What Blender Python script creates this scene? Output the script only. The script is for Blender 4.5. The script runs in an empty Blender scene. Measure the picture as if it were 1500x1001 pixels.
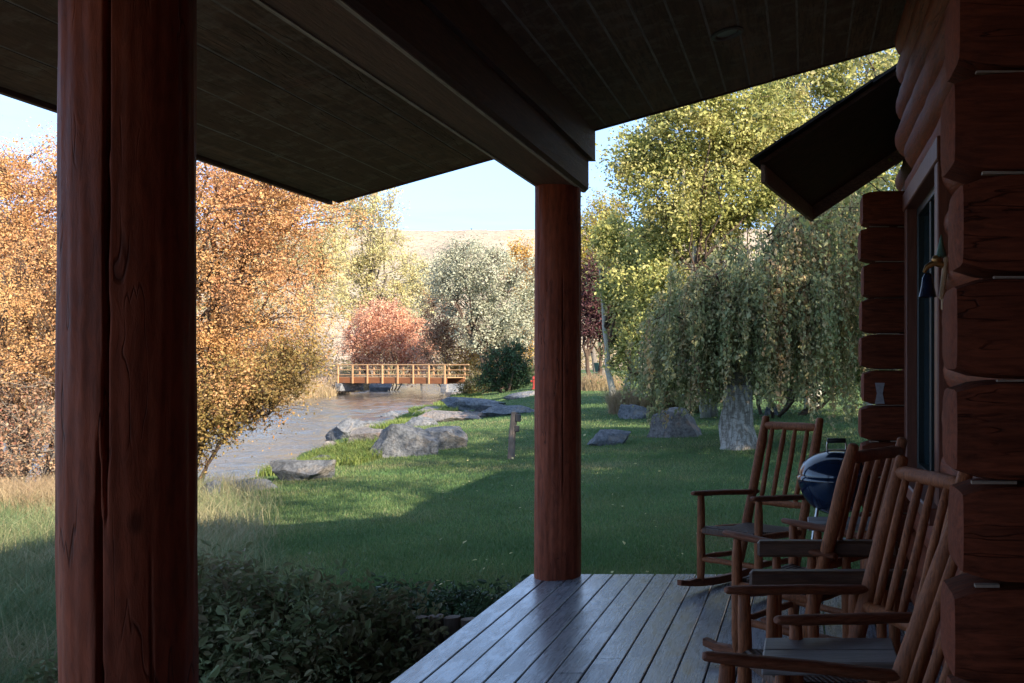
import bpy, math, random
import numpy as np
from mathutils import Vector, Matrix, noise as mnoise
rng = np.random.default_rng(7)
random.seed(7)
SC = bpy.context.scene
COL = SC.collection
CAMZ = 1.48
R = math.radians

# ------------------------------------------------------------------ basics
def tag(o, label=None, cat=None, group=None, kind=None):
    if label: o['label'] = label
    if cat: o['category'] = cat
    if group: o['group'] = group
    if kind: o['kind'] = kind
    return o
def thing(name, label, cat, loc=(0, 0, 0), rz=0, group=None):
    o = bpy.data.objects.new(name, None); COL.objects.link(o)
    o.empty_display_size = .1
    o.location = loc; o.rotation_euler = (0, 0, rz)
    return tag(o, label, cat, group)
def copy_tree(o, parent=None):
    c = o.copy(); COL.objects.link(c)
    if parent: c.parent = parent
    for ch in list(o.children): copy_tree(ch, c)
    return c

class MB:
    """collects polygons, links them as one mesh object"""
    def __init__(s): s.v = []; s.f = []; s.t = []; s.n = 0
    def add(s, verts, faces, tone=None):
        verts = np.asarray(verts, dtype=np.float64)
        b = s.n; s.v.append(verts); s.n += len(verts)
        tn = random.random() if tone is None else tone
        for f in faces: s.f.append([b + i for i in f]); s.t.append(tn)
    def box(s, c, d, M=None, bev=0, tone=None):
        x, y, z = [k / 2 for k in d]
        if bev <= 0:
            vs = [(sx * x, sy * y, sz * z) for sx in (-1, 1) for sy in (-1, 1) for sz in (-1, 1)]
            fs = [(0, 1, 3, 2), (4, 6, 7, 5), (0, 4, 5, 1), (2, 3, 7, 6), (0, 2, 6, 4), (1, 5, 7, 3)]
        else:
            # bevelled along all edges: 24 verts
            b = bev; vs = []; idx = {}
            for sx in (-1, 1):
                for sy in (-1, 1):
                    for sz in (-1, 1):
                        for a, p in enumerate(((x, y - b, z - b), (x - b, y, z - b), (x - b, y - b, z))):
                            idx[(sx, sy, sz, a)] = len(vs); vs.append((sx * p[0], sy * p[1], sz * p[2]))
            I = lambda sx, sy, sz, a: idx[(sx, sy, sz, a)]
            fs = []
            for q in (-1, 1):
                fs.append([I(q, a, b2, 0) for a, b2 in ((-1, -1), (1, -1), (1, 1), (-1, 1))][::q])
                fs.append([I(a, q, b2, 1) for a, b2 in ((-1, -1), (1, -1), (1, 1), (-1, 1))][::-q])
                fs.append([I(a, b2, q, 2) for a, b2 in ((-1, -1), (1, -1), (1, 1), (-1, 1))][::q])
            for p in (-1, 1):
                for q in (-1, 1):
                    fs.append([I(p, q, -1, 0), I(p, q, 1, 0), I(p, q, 1, 1), I(p, q, -1, 1)][::p * q])
                    fs.append([I(p, -1, q, 0), I(p, 1, q, 0), I(p, 1, q, 2), I(p, -1, q, 2)][::-p * q])
                    fs.append([I(-1, p, q, 1), I(1, p, q, 1), I(1, p, q, 2), I(-1, p, q, 2)][::p * q])
                    for r in (-1, 1): fs.append([I(p, q, r, 0), I(p, q, r, 1), I(p, q, r, 2)][::p * q * r])
        vs = np.array(vs)
        if M is not None: vs = vs @ np.array(M.to_3x3()).T
        s.add(vs + np.array(c), fs, tone); return s
    def tube(s, pts, rad, n=10, flat=1.0, jit=0.0, cap=True, tone=None, up=None, round_end=False):
        pts = [np.array(p, float) for p in pts]
        if np.isscalar(rad): rad = [rad] * len(pts)
        rad = list(rad)
        if round_end:
            d0 = pts[0] - pts[1]; d0 /= np.linalg.norm(d0); d1 = pts[-1] - pts[-2]; d1 /= np.linalg.norm(d1)
            pts = [pts[0] + d0 * rad[0] * .35] + pts + [pts[-1] + d1 * rad[-1] * .35]
            rad = [rad[0] * .68] + rad + [rad[-1] * .68]
        m = len(pts); vs = []
        ref = np.array(up, float) if up is not None else np.array((.13, .31, .94))
        for i in range(m):
            d = pts[min(i + 1, m - 1)] - pts[max(i - 1, 0)]; d /= (np.linalg.norm(d) + 1e-9)
            rf = ref if abs(d @ ref) < .97 else np.array((1., 0, 0))
            u = np.cross(d, rf); u /= np.linalg.norm(u); w = np.cross(u, d)
            for k in range(n):
                a = 2 * math.pi * k / n
                r = rad[i] * (1 + (jit * (mnoise.noise(Vector(pts[i] * 9 + np.array((math.cos(a), math.sin(a), k * 0)) * 1.3))) if jit else 0))
                vs.append(pts[i] + u * r * math.cos(a) + w * r * flat * math.sin(a))
        fs = [(i * n + k, i * n + (k + 1) % n, (i + 1) * n + (k + 1) % n, (i + 1) * n + k) for i in range(m - 1) for k in range(n)]
        if cap: fs += [list(range(n))[::-1], [(m - 1) * n + k for k in range(n)]]
        s.add(vs, fs, tone); return s
    def lathe(s, prof, n=48, c=(0, 0, 0), tone=None):
        vs = []; m = len(prof)
        for r, z in prof:
            for k in range(n):
                a = 2 * math.pi * k / n; vs.append((c[0] + r * math.cos(a), c[1] + r * math.sin(a), c[2] + z))
        fs = [(i * n + k, i * n + (k + 1) % n, (i + 1) * n + (k + 1) % n, (i + 1) * n + k) for i in range(m - 1) for k in range(n)]
        s.add(vs, fs, tone); return s
    def build(s, name, mat, parent=None, smooth=False, angle=None):
        return mesh_obj(name, np.concatenate(s.v), s.f, mat, parent, smooth, np.array(s.t), angle)

def mesh_obj(name, V, F, mat, parent=None, smooth=False, tone=None, angle=None, M4=None):
    me = bpy.data.meshes.new(name)
    V = np.ascontiguousarray(V, dtype=np.float32)
    me.vertices.add(len(V)); me.vertices.foreach_set('co', V.ravel())
    if isinstance(F, np.ndarray):
        k = F.shape[1]; nl = F.size
        me.loops.add(nl); me.loops.foreach_set('vertex_index', F.astype(np.int32).ravel())
        me.polygons.add(len(F)); me.polygons.foreach_set('loop_start', np.arange(0, nl, k, dtype=np.int32))
        nf = len(F)
    else:
        ln = np.array([len(f) for f in F], dtype=np.int32); nl = int(ln.sum())
        me.loops.add(nl); me.loops.foreach_set('vertex_index', np.concatenate([np.array(f, dtype=np.int32) for f in F]))
        me.polygons.add(len(F)); me.polygons.foreach_set('loop_start', np.concatenate(([0], np.cumsum(ln)[:-1])).astype(np.int32))
        nf = len(F)
    if tone is not None:
        a = me.attributes.new('tone', 'FLOAT', 'FACE'); a.data.foreach_set('value', np.asarray(tone, dtype=np.float32))
    me.update(calc_edges=True); me.validate()
    me.polygons.foreach_set('use_smooth', np.full(len(me.polygons), bool(smooth)))
    if smooth:
        if angle: me.set_sharp_from_angle(angle=R(angle))
    o = bpy.data.objects.new(name, me); COL.objects.link(o)
    if mat: me.materials.append(mat)
    if parent: o.parent = parent
    return o

# ------------------------------------------------------------------ materials
class NT:
    def __init__(s, name):
        s.m = bpy.data.materials.new(name); s.m.use_nodes = True; s.t = s.m.node_tree; s.t.nodes.clear()
        s.out = s.t.nodes.new('ShaderNodeOutputMaterial')
    def n(s, typ, ins=None, **kw):
        nd = s.t.nodes.new(typ)
        for k, v in kw.items(): setattr(nd, k, v)
        for k, v in (ins or {}).items():
            if hasattr(v, 'links') or isinstance(v, bpy.types.NodeSocket): s.t.links.new(v, nd.inputs[k])
            else: nd.inputs[k].default_value = v
        return nd
    def coord(s, kind='Object', scale=(1, 1, 1), rot=(0, 0, 0)):
        tc = s.n('ShaderNodeTexCoord')
        return s.n('ShaderNodeMapping', {'Vector': tc.outputs[kind], 'Scale': scale, 'Rotation': rot}).outputs[0]
    def noise(s, vec, scale, detail=5, rough=.55, dist=0):
        return s.n('ShaderNodeTexNoise', {'Vector': vec, 'Scale': scale, 'Detail': detail, 'Roughness': rough, 'Distortion': dist}).outputs[0]
    def ramp(s, fac, stops, interp='LINEAR'):
        nd = s.n('ShaderNodeValToRGB', {'Fac': fac}); cr = nd.color_ramp; cr.interpolation = interp
        while len(cr.elements) < len(stops): cr.elements.new(.5)
        for e, (p, c) in zip(cr.elements, stops):
            e.position = p; e.color = (c, c, c, 1) if np.isscalar(c) else (*c, 1)
        return nd.outputs[0]
    def mix(s, fac, a, b, mode='MIX'):
        nd = s.n('ShaderNodeMix', data_type='RGBA', blend_type=mode)
        for i, v in ((0, fac), (6, a), (7, b)):
            if isinstance(v, bpy.types.NodeSocket): s.t.links.new(v, nd.inputs[i])
            elif i == 0: nd.inputs[0].default_value = v
            else: nd.inputs[i].default_value = (*v, 1) if len(v) == 3 else v
        return nd.outputs[2]
    def math(s, op, a, b=0.0, c=None):
        nd = s.n('ShaderNodeMath', operation=op)
        for i, v in enumerate((a, b, c)):
            if v is None: continue
            if isinstance(v, bpy.types.NodeSocket): s.t.links.new(v, nd.inputs[i])
            else: nd.inputs[i].default_value = v
        return nd.outputs[0]
    def attr(s, name='tone'): return s.n('ShaderNodeAttribute', attribute_name=name).outputs['Fac']
    def bump(s, h, strength=.5, dist=.01): return s.n('ShaderNodeBump', {'Height': h, 'Strength': strength, 'Distance': dist}).outputs[0]
    def pbr(s, col, rough=.6, normal=None, spec=.5, metal=0, **ex):
        d = {'Base Color': col if isinstance(col, bpy.types.NodeSocket) else (*col, 1), 'Roughness': rough, 'Metallic': metal, 'Specular IOR Level': spec}
        if normal is not None: d['Normal'] = normal
        d.update(ex)
        p = s.n('ShaderNodeBsdfPrincipled', d); s.t.links.new(p.outputs[0], s.out.inputs[0]); return p

def wood(name, ca, cb, stretch=(8, 8, .7), rough=.55, bump=.35, dark=.45, spec=.4, knots=False, grime=None, tv=.35, checks=0):
    """grain runs along the axis with the small stretch value"""
    t = NT(name); v = t.coord('Object', stretch)
    fine = t.noise(v, 9, 8, .65, .4); big = t.noise(t.coord('Object', tuple(k * .35 for k in stretch)), 3.1, 4, .6, .8)
    c = t.mix(t.ramp(big, [(.3, 0), (.72, 1)]), ca, cb)
    c = t.mix(t.ramp(fine, [(.35, 0), (.62, 1)]), t.mix(1, c, (dark, dark, dark), 'MULTIPLY'), c)
    c = t.mix(t.math('MULTIPLY', t.attr(), tv), c, (ca[0] * .4, ca[1] * .36, ca[2] * .36))
    if grime:
        g = t.noise(t.coord('Object', (1, 1, 1)), 7, 6, .7)
        c = t.mix(t.ramp(g, [(.5, 0), (.7, .8)]), c, grime)
    if knots:
        vo = t.n('ShaderNodeTexVoronoi', {'Vector': t.coord('Object', tuple(1.6 if k > 2 else .9 for k in stretch)), 'Scale': 2.3, 'Randomness': 1.0}).outputs['Distance']
        c = t.mix(t.ramp(vo, [(.03, .85), (.075, 0)]), c, (ca[0] * .25, ca[1] * .25, ca[2] * .25))
    h = t.math('ADD', fine, t.math('MULTIPLY', big, 1.5))
    if checks:
        ck = t.noise(t.coord('Object', tuple(k * (.9 if k > 2 else .55) for k in stretch)), 2.6, 3, .5, .25)
        ln = t.ramp(ck, [(.488, 0), (.5, 1), (.512, 0)]); gate = t.ramp(t.noise(t.coord('Object', (1, 1, 1)), 3.5, 2), [(.46, 0), (.56, 1)]); ln = t.math('MULTIPLY', ln, gate)
        c = t.mix(t.math('MULTIPLY', ln, checks), c, (ca[0] * .12, ca[1] * .12, ca[2] * .12)); h = t.math('SUBTRACT', h, t.math('MULTIPLY', ln, 1.2))
    t.pbr(c, t.math('ADD', t.math('MULTIPLY', fine, .25), rough - .12), t.bump(h, bump, .006), spec)
    return t.m

def leafmat(name, cols, trans=.35, rough=.5, spec=.25):
    t = NT(name); a = t.attr()
    n = len(cols); c = t.ramp(a, [(i / max(1, n - 1), cols[i]) for i in range(n)])
    # slow drift of hue through the crown
    drift = t.noise(t.coord('Object'), .9, 3)
    hs = t.n('ShaderNodeHueSaturation', {'Color': c, 'Hue': t.math('ADD', t.math('MULTIPLY', drift, .06), .47), 'Value': t.math('ADD', t.math('MULTIPLY', drift, .7), .65)})
    c = hs.outputs[0]
    p = t.n('ShaderNodeBsdfPrincipled', {'Base Color': c, 'Roughness': rough, 'Specular IOR Level': spec})
    tr = t.n('ShaderNodeBsdfTranslucent', {'Color': c})
    mx = t.n('ShaderNodeMixShader', {0: trans, 1: p.outputs[0], 2: tr.outputs[0]})
    t.t.links.new(mx.outputs[0], t.out.inputs[0]); return t.m

def barkmat(name, ca, cb, scale=(6, 6, 1.2), bump=.6):
    t = NT(name); v = t.coord('Object', scale); f = t.noise(v, 6, 7, .65, .5)
    t.pbr(t.ramp(f, [(.32, ca), (.62, cb)]), .85, t.bump(f, bump, .02), .2); return t.m

M = {}
M['post'] = wood('stained_log', (.40, .10, .046), (.21, .047, .022), (5, 5, 1.1), .62, .5, .6, .2, knots=True, checks=.8)
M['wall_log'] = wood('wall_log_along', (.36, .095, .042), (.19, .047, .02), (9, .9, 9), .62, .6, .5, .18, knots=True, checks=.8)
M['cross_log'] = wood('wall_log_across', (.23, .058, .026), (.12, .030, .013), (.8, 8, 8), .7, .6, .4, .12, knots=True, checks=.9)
M['log_end'] = wood('sawn_log_end', (.30, .085, .045), (.19, .053, .028), (7, 7, 7), .75, .5, .5, .12)
M['chair'] = wood('chair_log', (.50, .175, .07), (.28, .09, .035), (18, 18, 2.2), .55, .5, .38, .22)
M['chair_arm'] = wood('chair_arm_log', (.36, .125, .058), (.20, .068, .034), (18, 2.2, 18), .55, .5, .38, .22)
M['trim'] = wood('window_trim', (.25, .09, .055), (.18, .06, .036), (9, 9, .8), .5, .3, .6)
M['ceil'] = wood('rough_sawn_ceiling', (.42, .245, .145), (.17, .098, .058), (6, .6, 6), .7, .6, .4, .3, grime=(.34, .255, .18), tv=.75, checks=.6)
M['ceilgap'] = wood('ceiling_batten', (.55, .48, .38), (.40, .34, .27), (10, .9, 10), .8, .2)
M['beam'] = wood('dark_beam', (.25, .125, .085), (.13, .065, .045), (10, .9, 10), .65, .5, .5, .3)
M['beamedge'] = wood('beam_edge_strip', (.62, .55, .44), (.45, .39, .31), (10, .9, 10), .7, .3)
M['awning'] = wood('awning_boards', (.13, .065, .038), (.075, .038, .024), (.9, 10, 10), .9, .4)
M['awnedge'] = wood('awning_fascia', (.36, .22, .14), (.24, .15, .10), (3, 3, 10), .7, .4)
M['shingle'] = wood('roof_shingle', (.05, .045, .04), (.03, .028, .026), (4, 4, 4), .9, .6)
M['tabletop'] = wood('grey_table_plank', (.34, .32, .31), (.23, .215, .205), (1.2, 10, 10), .5, .3, .6, .5)
M['brownplank'] = wood('brown_split_plank', (.13, .062, .034), (.085, .038, .022), (1.4, 12, 12), .5, .4, .5)
M['greywood'] = wood('weathered_stake', (.30, .24, .20), (.19, .15, .125), (9, 9, .9), .85, .6)
M['bridge'] = wood('bridge_timber', (.60, .37, .19), (.48, .27, .13), (1.5, 6, 6), .75, .3, .65)
M['bridgebeam'] = wood('bridge_beam', (.32, .125, .05), (.23, .085, .034), (1.5, 6, 6), .75, .3, .65)

def deckmat():
    t = NT('painted_deck')
    v = t.coord('Object', (11, .7, 11)); fine = t.noise(v, 8, 8, .65, .5)
    patch = t.noise(t.coord('Object', (5.5, 1.6, 1)), 2.2, 7, .68, .6)
    c = t.mix(t.attr(), (.17, .195, .235), (.24, .265, .305))
    worn_sheen = t.ramp(patch, [(.44, 0), (.60, 1)])
    c = t.mix(worn_sheen, c, (.33, .36, .41))  # pale blue patches: wear, plus sky reflection put into the colour
    c = t.mix(t.ramp(fine, [(.3, .75), (.5, 0)]), c, (.05, .048, .05))
    r = t.math('ADD', t.math('MULTIPLY', worn_sheen, -.10), t.math('ADD', t.math('MULTIPLY', fine, .20), .19))
    t.pbr(c, r, t.bump(t.math('ADD', fine, t.math('MULTIPLY', patch, 1.2)), .28, .004), .75)
    return t.m
M['deck'] = deckmat()
def simple(name, col, rough=.5, metal=0, spec=.5, bump=0, bscale=60, var=.25):
    t = NT(name); f = t.noise(t.coord('Object'), bscale, 5)
    c = t.mix(t.ramp(f, [(.35, 0), (.7, 1)]), col, tuple(k * (1 - var) for k in col))
    t.pbr(c, rough, t.bump(f, bump, .004) if bump else None, spec, metal); return t.m
M['chink'] = simple('pale_chinking', (.34, .26, .20), .8)
M['enamel'] = simple('blue_enamel', (.008, .022, .055), .12, 0, .8, 0, 4, .2)
M['blackplastic'] = simple('black_handle', (.012, .012, .012), .45)
M['steel'] = simple('brushed_steel', (.5, .5, .5), .3, 1)
M['brass'] = simple('aged_brass', (.45, .24, .08), .4, .8)
M['cream'] = simple('cream_wood', (.5, .33, .19), .6, 0, .3, .2)
M['verdigris'] = simple('green_metal', (.12, .22, .16), .5, .3)
M['bluebell'] = simple('dark_blue_bell', (.01, .018, .05), .25, .2, .6)
M['lampglass'] = simple('unlit_lamp_glass', (.30, .29, .26), .35)
M['lamprim'] = simple('lamp_rim', (.18, .16, .13), .5)
M['sash'] = simple('black_green_sash', (.012, .022, .022), .4)
M['flag'] = simple('pale_plate', (.35, .34, .36), .6)
M['sign'] = simple('sign_box', (.07, .06, .058), .6)
M['redpaint'] = simple('red_paint', (.42, .05, .03), .5)
M['greenpaint'] = simple('green_plastic', (.03, .10, .075), .5)
M['bark_dark'] = barkmat('dark_twig_bark', (.055, .036, .026), (.10, .07, .052))
M['bark_grey'] = barkmat('grey_bark', (.10, .085, .07), (.22, .19, .16))
M['bark_pale'] = barkmat('pale_aspen_bark', (.30, .28, .23), (.50, .47, .40))
def birchbark():
    t = NT('white_birch_bark'); f = t.noise(t.coord('Object', (2.2, 2.2, 9)), 3, 7, .7, .8); g = t.noise(t.coord('Object', (5, 5, 1.5)), 3, 6, .7)
    c = t.ramp(f, [(.33, (.06, .05, .045)), (.46, (.47, .445, .40)), (.7, (.60, .57, .52))])
    c = t.mix(t.ramp(g, [(.44, 0), (.58, .85)]), c, (.17, .145, .115))
    t.pbr(c, .8, t.bump(f, .7, .03), .25); return t.m
M['birchbark'] = birchbark()
def rockmat(name, ca, cb, warm):
    t = NT(name); n1 = t.noise(t.coord('Object'), 1.6, 8, .65, .4); n2 = t.noise(t.coord('Object'), 14, 7, .7)
    c = t.mix(t.ramp(n1, [(.38, 0), (.62, 1)]), ca, cb)
    c = t.mix(t.ramp(n2, [(.44, 0), (.62, .75)]), c, tuple(k * .4 for k in ca))
    n3 = t.noise(t.coord('Object'), 3.3, 5)
    c = t.mix(t.ramp(n3, [(.56, 0), (.68, .8)]), c, warm)
    t.pbr(c, .85, t.bump(t.math('ADD', n1, t.math('MULTIPLY', n2, .5)), 1.0, .16), .3); return t.m
M['rock'] = rockmat('grey_boulder', (.15, .168, .195), (.25, .258, .275), (.30, .265, .23))
M['rockwarm'] = rockmat('pinkish_boulder', (.22, .21, .21), (.34, .31, .295), (.40, .27, .21))
M['rockpale'] = rockmat('pale_stone', (.55, .53, .49), (.65, .63, .58), (.5, .45, .4))
def glassmat():
    t = NT('window_glass'); f = t.noise(t.coord('Object'), .7, 2)
    t.pbr((.012, .03, .04), .04, t.bump(f, .04, .02), .9); return t.m
M['glass'] = glassmat()

def weavemat():
    t = NT('woven_seat'); w = t.n('ShaderNodeTexWave', {'Vector': t.coord('Object', (1, 1, 1)), 'Scale': 14, 'Distortion': 1.2, 'Detail': 2}, bands_direction='Y').outputs[1]
    f = t.noise(t.coord('Object', (4, 30, 4)), 6, 5)
    c = t.mix(w, (.035, .022, .017), (.15, .085, .058)); c = t.mix(t.math('MULTIPLY', f, .5), c, (.06, .03, .02))
    t.pbr(c, .6, t.bump(w, .8, .008), .3); return t.m
M['weave'] = weavemat()

# leaves
M['L_orange'] = leafmat('orange_leaves', [(.54, .27, .11), (.63, .36, .155), (.68, .44, .21), (.56, .25, .12)], .38)
M['L_ochre'] = leafmat('ochre_leaves', [(.36, .24, .08), (.46, .32, .11), (.28, .23, .085), (.46, .25, .10)], .38)
M['L_brown'] = leafmat('brown_leaves', [(.32, .17, .11), (.42, .25, .15), (.42, .32, .20), (.34, .13, .08)], .3)
M['L_palegold'] = leafmat('pale_gold_leaves', [(.56, .50, .23), (.66, .57, .28), (.50, .48, .25), (.70, .59, .32)], .4)
M['L_red'] = leafmat('red_leaves', [(.68, .33, .21), (.74, .40, .26), (.68, .44, .31), (.60, .27, .17)], .35)
M['L_pinkgrey'] = leafmat('grey_pink_twigs', [(.46, .35, .28), (.56, .44, .36), (.40, .31, .25), (.60, .45, .34)], .3)
M['L_olive'] = leafmat('silver_leaves', [(.42, .43, .31), (.54, .54, .40), (.34, .35, .24), (.60, .58, .44)], .3)
M['L_wood'] = leafmat('far_wood_leaves', [(.22, .20, .10), (.36, .30, .16), (.30, .22, .13), (.44, .38, .20)], .3)
M['L_gold'] = leafmat('gold_leaves', [(.56, .33, .09), (.66, .42, .12), (.50, .30, .09), (.68, .45, .13)], .4)
M['L_juniper'] = leafmat('juniper_green', [(.045, .085, .035), (.07, .12, .05), (.035, .065, .03), (.09, .13, .05)], .2)
M['L_aspen'] = leafmat('aspen_leaves', [(.20, .24, .08), (.38, .38, .12), (.50, .47, .17), (.62, .55, .25)], .42)
M['L_green'] = leafmat('green_leaves', [(.18, .22, .07), (.25, .28, .09), (.14, .18, .065), (.34, .34, .11)], .4)
M['L_yellow'] = leafmat('yellow_leaves', [(.36, .30, .05), (.46, .36, .07), (.30, .28, .06), (.52, .36, .09)], .42)
M['L_plum'] = leafmat('plum_leaves', [(.075, .03, .038), (.11, .04, .045), (.055, .025, .03), (.13, .06, .05)], .25)
M['L_birch'] = leafmat('birch_leaves', [(.22, .26, .12), (.32, .34, .16), (.42, .39, .20), (.50, .34, .18)], .35, .45, .35)
M['L_bush'] = leafmat('dark_bush_leaves', [(.13, .165, .08), (.19, .22, .10), (.21, .17, .10), (.28, .30, .15)], .3, .55, .2)
M['L_lowbush'] = leafmat('low_shrub_leaves', [(.04, .075, .034), (.06, .11, .048), (.05, .07, .035), (.08, .13, .06)], .25, .4, .4)
M['L_scrub'] = leafmat('scrub_leaves', [(.12, .13, .05), (.22, .17, .06), (.08, .09, .035), (.30, .22, .07)], .3)
M['G_lawn'] = leafmat('lawn_blades', [(.085, .165, .060), (.13, .215, .075), (.18, .235, .09), (.28, .27, .14)], .35, .55, .3)
M['G_tall'] = leafmat('tall_grass_blades', [(.11, .17, .075), (.20, .23, .11), (.36, .31, .18), (.44, .38, .24)], .35, .6, .3)
M['G_straw'] = leafmat('straw_blades', [(.38, .28, .16), (.48, .36, .22), (.30, .24, .13), (.42, .30, .2)], .35, .6, .3)
M['G_bank'] = leafmat('bank_blades', [(.12, .20, .05), (.18, .25, .06), (.24, .27, .08), (.10, .16, .045)], .35, .6, .3)

# ------------------------------------------------------------------ terrain
ZW = -.70
KY = 1.5   # metres of depth per design unit of depth
F_ = 1500.0
def sstep(a, b, x):
    t = np.clip((x - a) / (b - a), 0, 1); return t * t * (3 - 2 * t)
def bank_x(Y):
    Y = np.asarray(Y, float) / KY
    w = .35 * np.sin(Y * .55) + .25 * np.sin(Y * 1.37 + 1)
    return np.where(Y > 12, -10.3 - .38 * (np.minimum(Y, 75) - 12), -10.3 - .95 * (12 - Y)) + w * .8
def ground_z(X, Y):
    X = np.asarray(X, float); Y = np.asarray(Y, float)
    d = X - bank_x(Y); dl = -(d + 9.3); Y = Y / KY
    lawn = -.45 + .036 * np.clip(Y - 9.5, 0, 40) * sstep(1.5, 8, d) + .030 * np.clip(X + 5, 0, 40) * sstep(6, 12, Y)
    lawn = lawn + .05 * np.sin(X * .5 + 1) * np.sin(Y * .43) * sstep(6, 10, Y)
    lawn = np.minimum(lawn, 1.3 + .01 * Y)
    right = -1.25 + (.62 * sstep(-1.6, .3, d)) + (lawn + .63) * sstep(.1, 2.2, d)
    left = -1.25 + .62 * sstep(-1.6, .3, dl) + .75 * sstep(.1, 2.5, dl) + .02 * np.clip(dl, 0, 60)
    return np.where(d > -4.6, right, left)
def ray(px, py, Y): return np.array(((px - 1178) / F_ * Y, Y, CAMZ - (py - 534) / F_ * Y))
def G(px, py):
    """where the sight line of a photo point meets the ground"""
    for Y in np.arange(6, 180, .07):
        p = ray(px, py, Y)
        if p[2] <= max(float(ground_z(p[0], Y)), ZW - .06): return p
    return ray(px, py, 180)
def gz(x, y): return float(ground_z(x, y))

def grid_mesh(name, xs, ys, fz, mat, attr=None):
    XX, YY = np.meshgrid(xs, ys, indexing='ij'); ZZ = fz(XX, YY)
    V = np.stack((XX, YY, ZZ), -1).reshape(-1, 3); a, b = len(xs), len(ys)
    i = np.arange(a * b).reshape(a, b)
    F = np.stack((i[:-1, :-1], i[1:, :-1], i[1:, 1:], i[:-1, 1:]), -1).reshape(-1, 4)
    o = mesh_obj(name, V, F, mat, None, True)
    if attr:
        for nm, fn in attr.items():
            at = o.data.attributes.new(nm, 'FLOAT', 'POINT'); at.data.foreach_set('value', fn(XX, YY).ravel().astype(np.float32))
    return o
def meadow_edge(Y): return -.80 * Y / KY
def dryness(X, Y):
    d = X - bank_x(Y); me_ = X - meadow_edge(Y); Y = Y / KY
    dry = sstep(.2, -1.0, d) * .9
    tall = sstep(.5, -.5, me_) * sstep(12.5, 10.5, Y) * .75
    far = sstep(48, 62, Y) * .8
    return np.clip(np.maximum(np.maximum(dry, tall), far), 0, 1)
def groundmat():
    t = NT('lawn_and_bank_soil'); dry = t.attr('dry')
    n1 = t.noise(t.coord('Object'), 1.3, 6, .6); n2 = t.noise(t.coord('Object'), 22, 6, .7)
    g = t.mix(t.ramp(n1, [(.35, 0), (.65, 1)]), (.045, .095, .034), (.075, .13, .048))
    g = t.mix(t.math('MULTIPLY', n2, .55), g, (.075, .085, .035))
    s = t.mix(n1, (.20, .16, .10), (.32, .26, .17)); s = t.mix(t.math('MULTIPLY', n2, .5), s, (.10, .085, .05))
    k = t.math('ADD', dry, t.math('MULTIPLY', t.math('SUBTRACT', n1, .5), .5))
    c = t.mix(t.ramp(k, [(.3, 0), (.6, 1)]), g, s)
    t.pbr(c, .95, t.bump(n2, .7, .03), .15); return t.m
xs = np.concatenate((np.linspace(-420, -60, 28)[:-1], np.linspace(-60, -20, 60)[:-1], np.arange(-20, 8, .22), np.linspace(8, 30, 20)[1:], np.linspace(30, 260, 14)[1:]))
ys = KY * np.concatenate((np.linspace(-120, -6, 14)[:-1], np.linspace(-6, 2, 12)[:-1], np.arange(2, 30, .2), np.linspace(30, 75, 70)[1:], np.linspace(75, 600, 30)[1:]))
ground = tag(grid_mesh('ground', xs, ys, ground_z, groundmat(), {'dry': dryness}), kind='structure')

# river
def watermat():
    t = NT('river_water'); v = t.coord('Object', (1, 1, 1), (0, 0, R(21)))
    sw = t.n('ShaderNodeMapping', {'Vector': v, 'Scale': (2.4, .9, 1)}).outputs[0]
    n1 = t.noise(sw, 2.2, 6, .62, .6); n2 = t.noise(sw, .55, 3, .5)
    foam = t.math('MULTIPLY', t.ramp(t.noise(sw, 5, 6, .7), [(.60, 0), (.70, 1)]), t.ramp(n2, [(.50, 0), (.62, 1)]))
    c = t.mix(foam, (.075, .068, .06), (.6, .61, .63))
    h = t.math('MULTIPLY', n1, t.ramp(n2, [(.35, .35), (.65, 1)]))
    t.pbr(c, t.math('ADD', t.math('MULTIPLY', foam, .4), .06), t.bump(h, .6, .10), 1.0); return t.m
wy = np.concatenate((np.linspace(-90, 8, 14)[:-1], np.arange(8, 40, .16), np.arange(40, 84, .24), np.linspace(84, 210, 40)))
u_ = np.linspace(-10.6, 1.6, 64); BX = bank_x(wy)[:, None]; WXX = BX + u_[None, :]; WYY = np.repeat(wy[:, None], len(u_), 1)
wr = np.random.default_rng(5); ZZ = np.zeros_like(WXX)
for _ in range(46):
    lam = wr.uniform(.5, 2.6); a = wr.normal() * .75 + R(70); kx, ky = 2 * math.pi / lam * math.cos(a), 2 * math.pi / lam * math.sin(a); ZZ += lam * .0030 * np.sin(WXX * kx + WYY * ky + wr.uniform(0, 6.28))
rap = sstep(26, 36, WYY) * sstep(66, 52, WYY); pat_ = .5 + .5 * np.sin(WYY * .5 + np.sin(WXX * .8) * 1.5) * np.sin(WXX * .35 + 1)
ZZ *= .35 + rap * (.5 + 1.1 * pat_)
V = np.stack((WXX, WYY, ZW + ZZ), -1).reshape(-1, 3); i = np.arange(len(V)).reshape(len(wy), len(u_))
F = np.stack((i[:-1, :-1], i[:-1, 1:], i[1:, 1:], i[1:, :-1]), -1).reshape(-1, 4)
tag(mesh_obj('river', V, F, watermat(), None, True), kind='structure')

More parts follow.
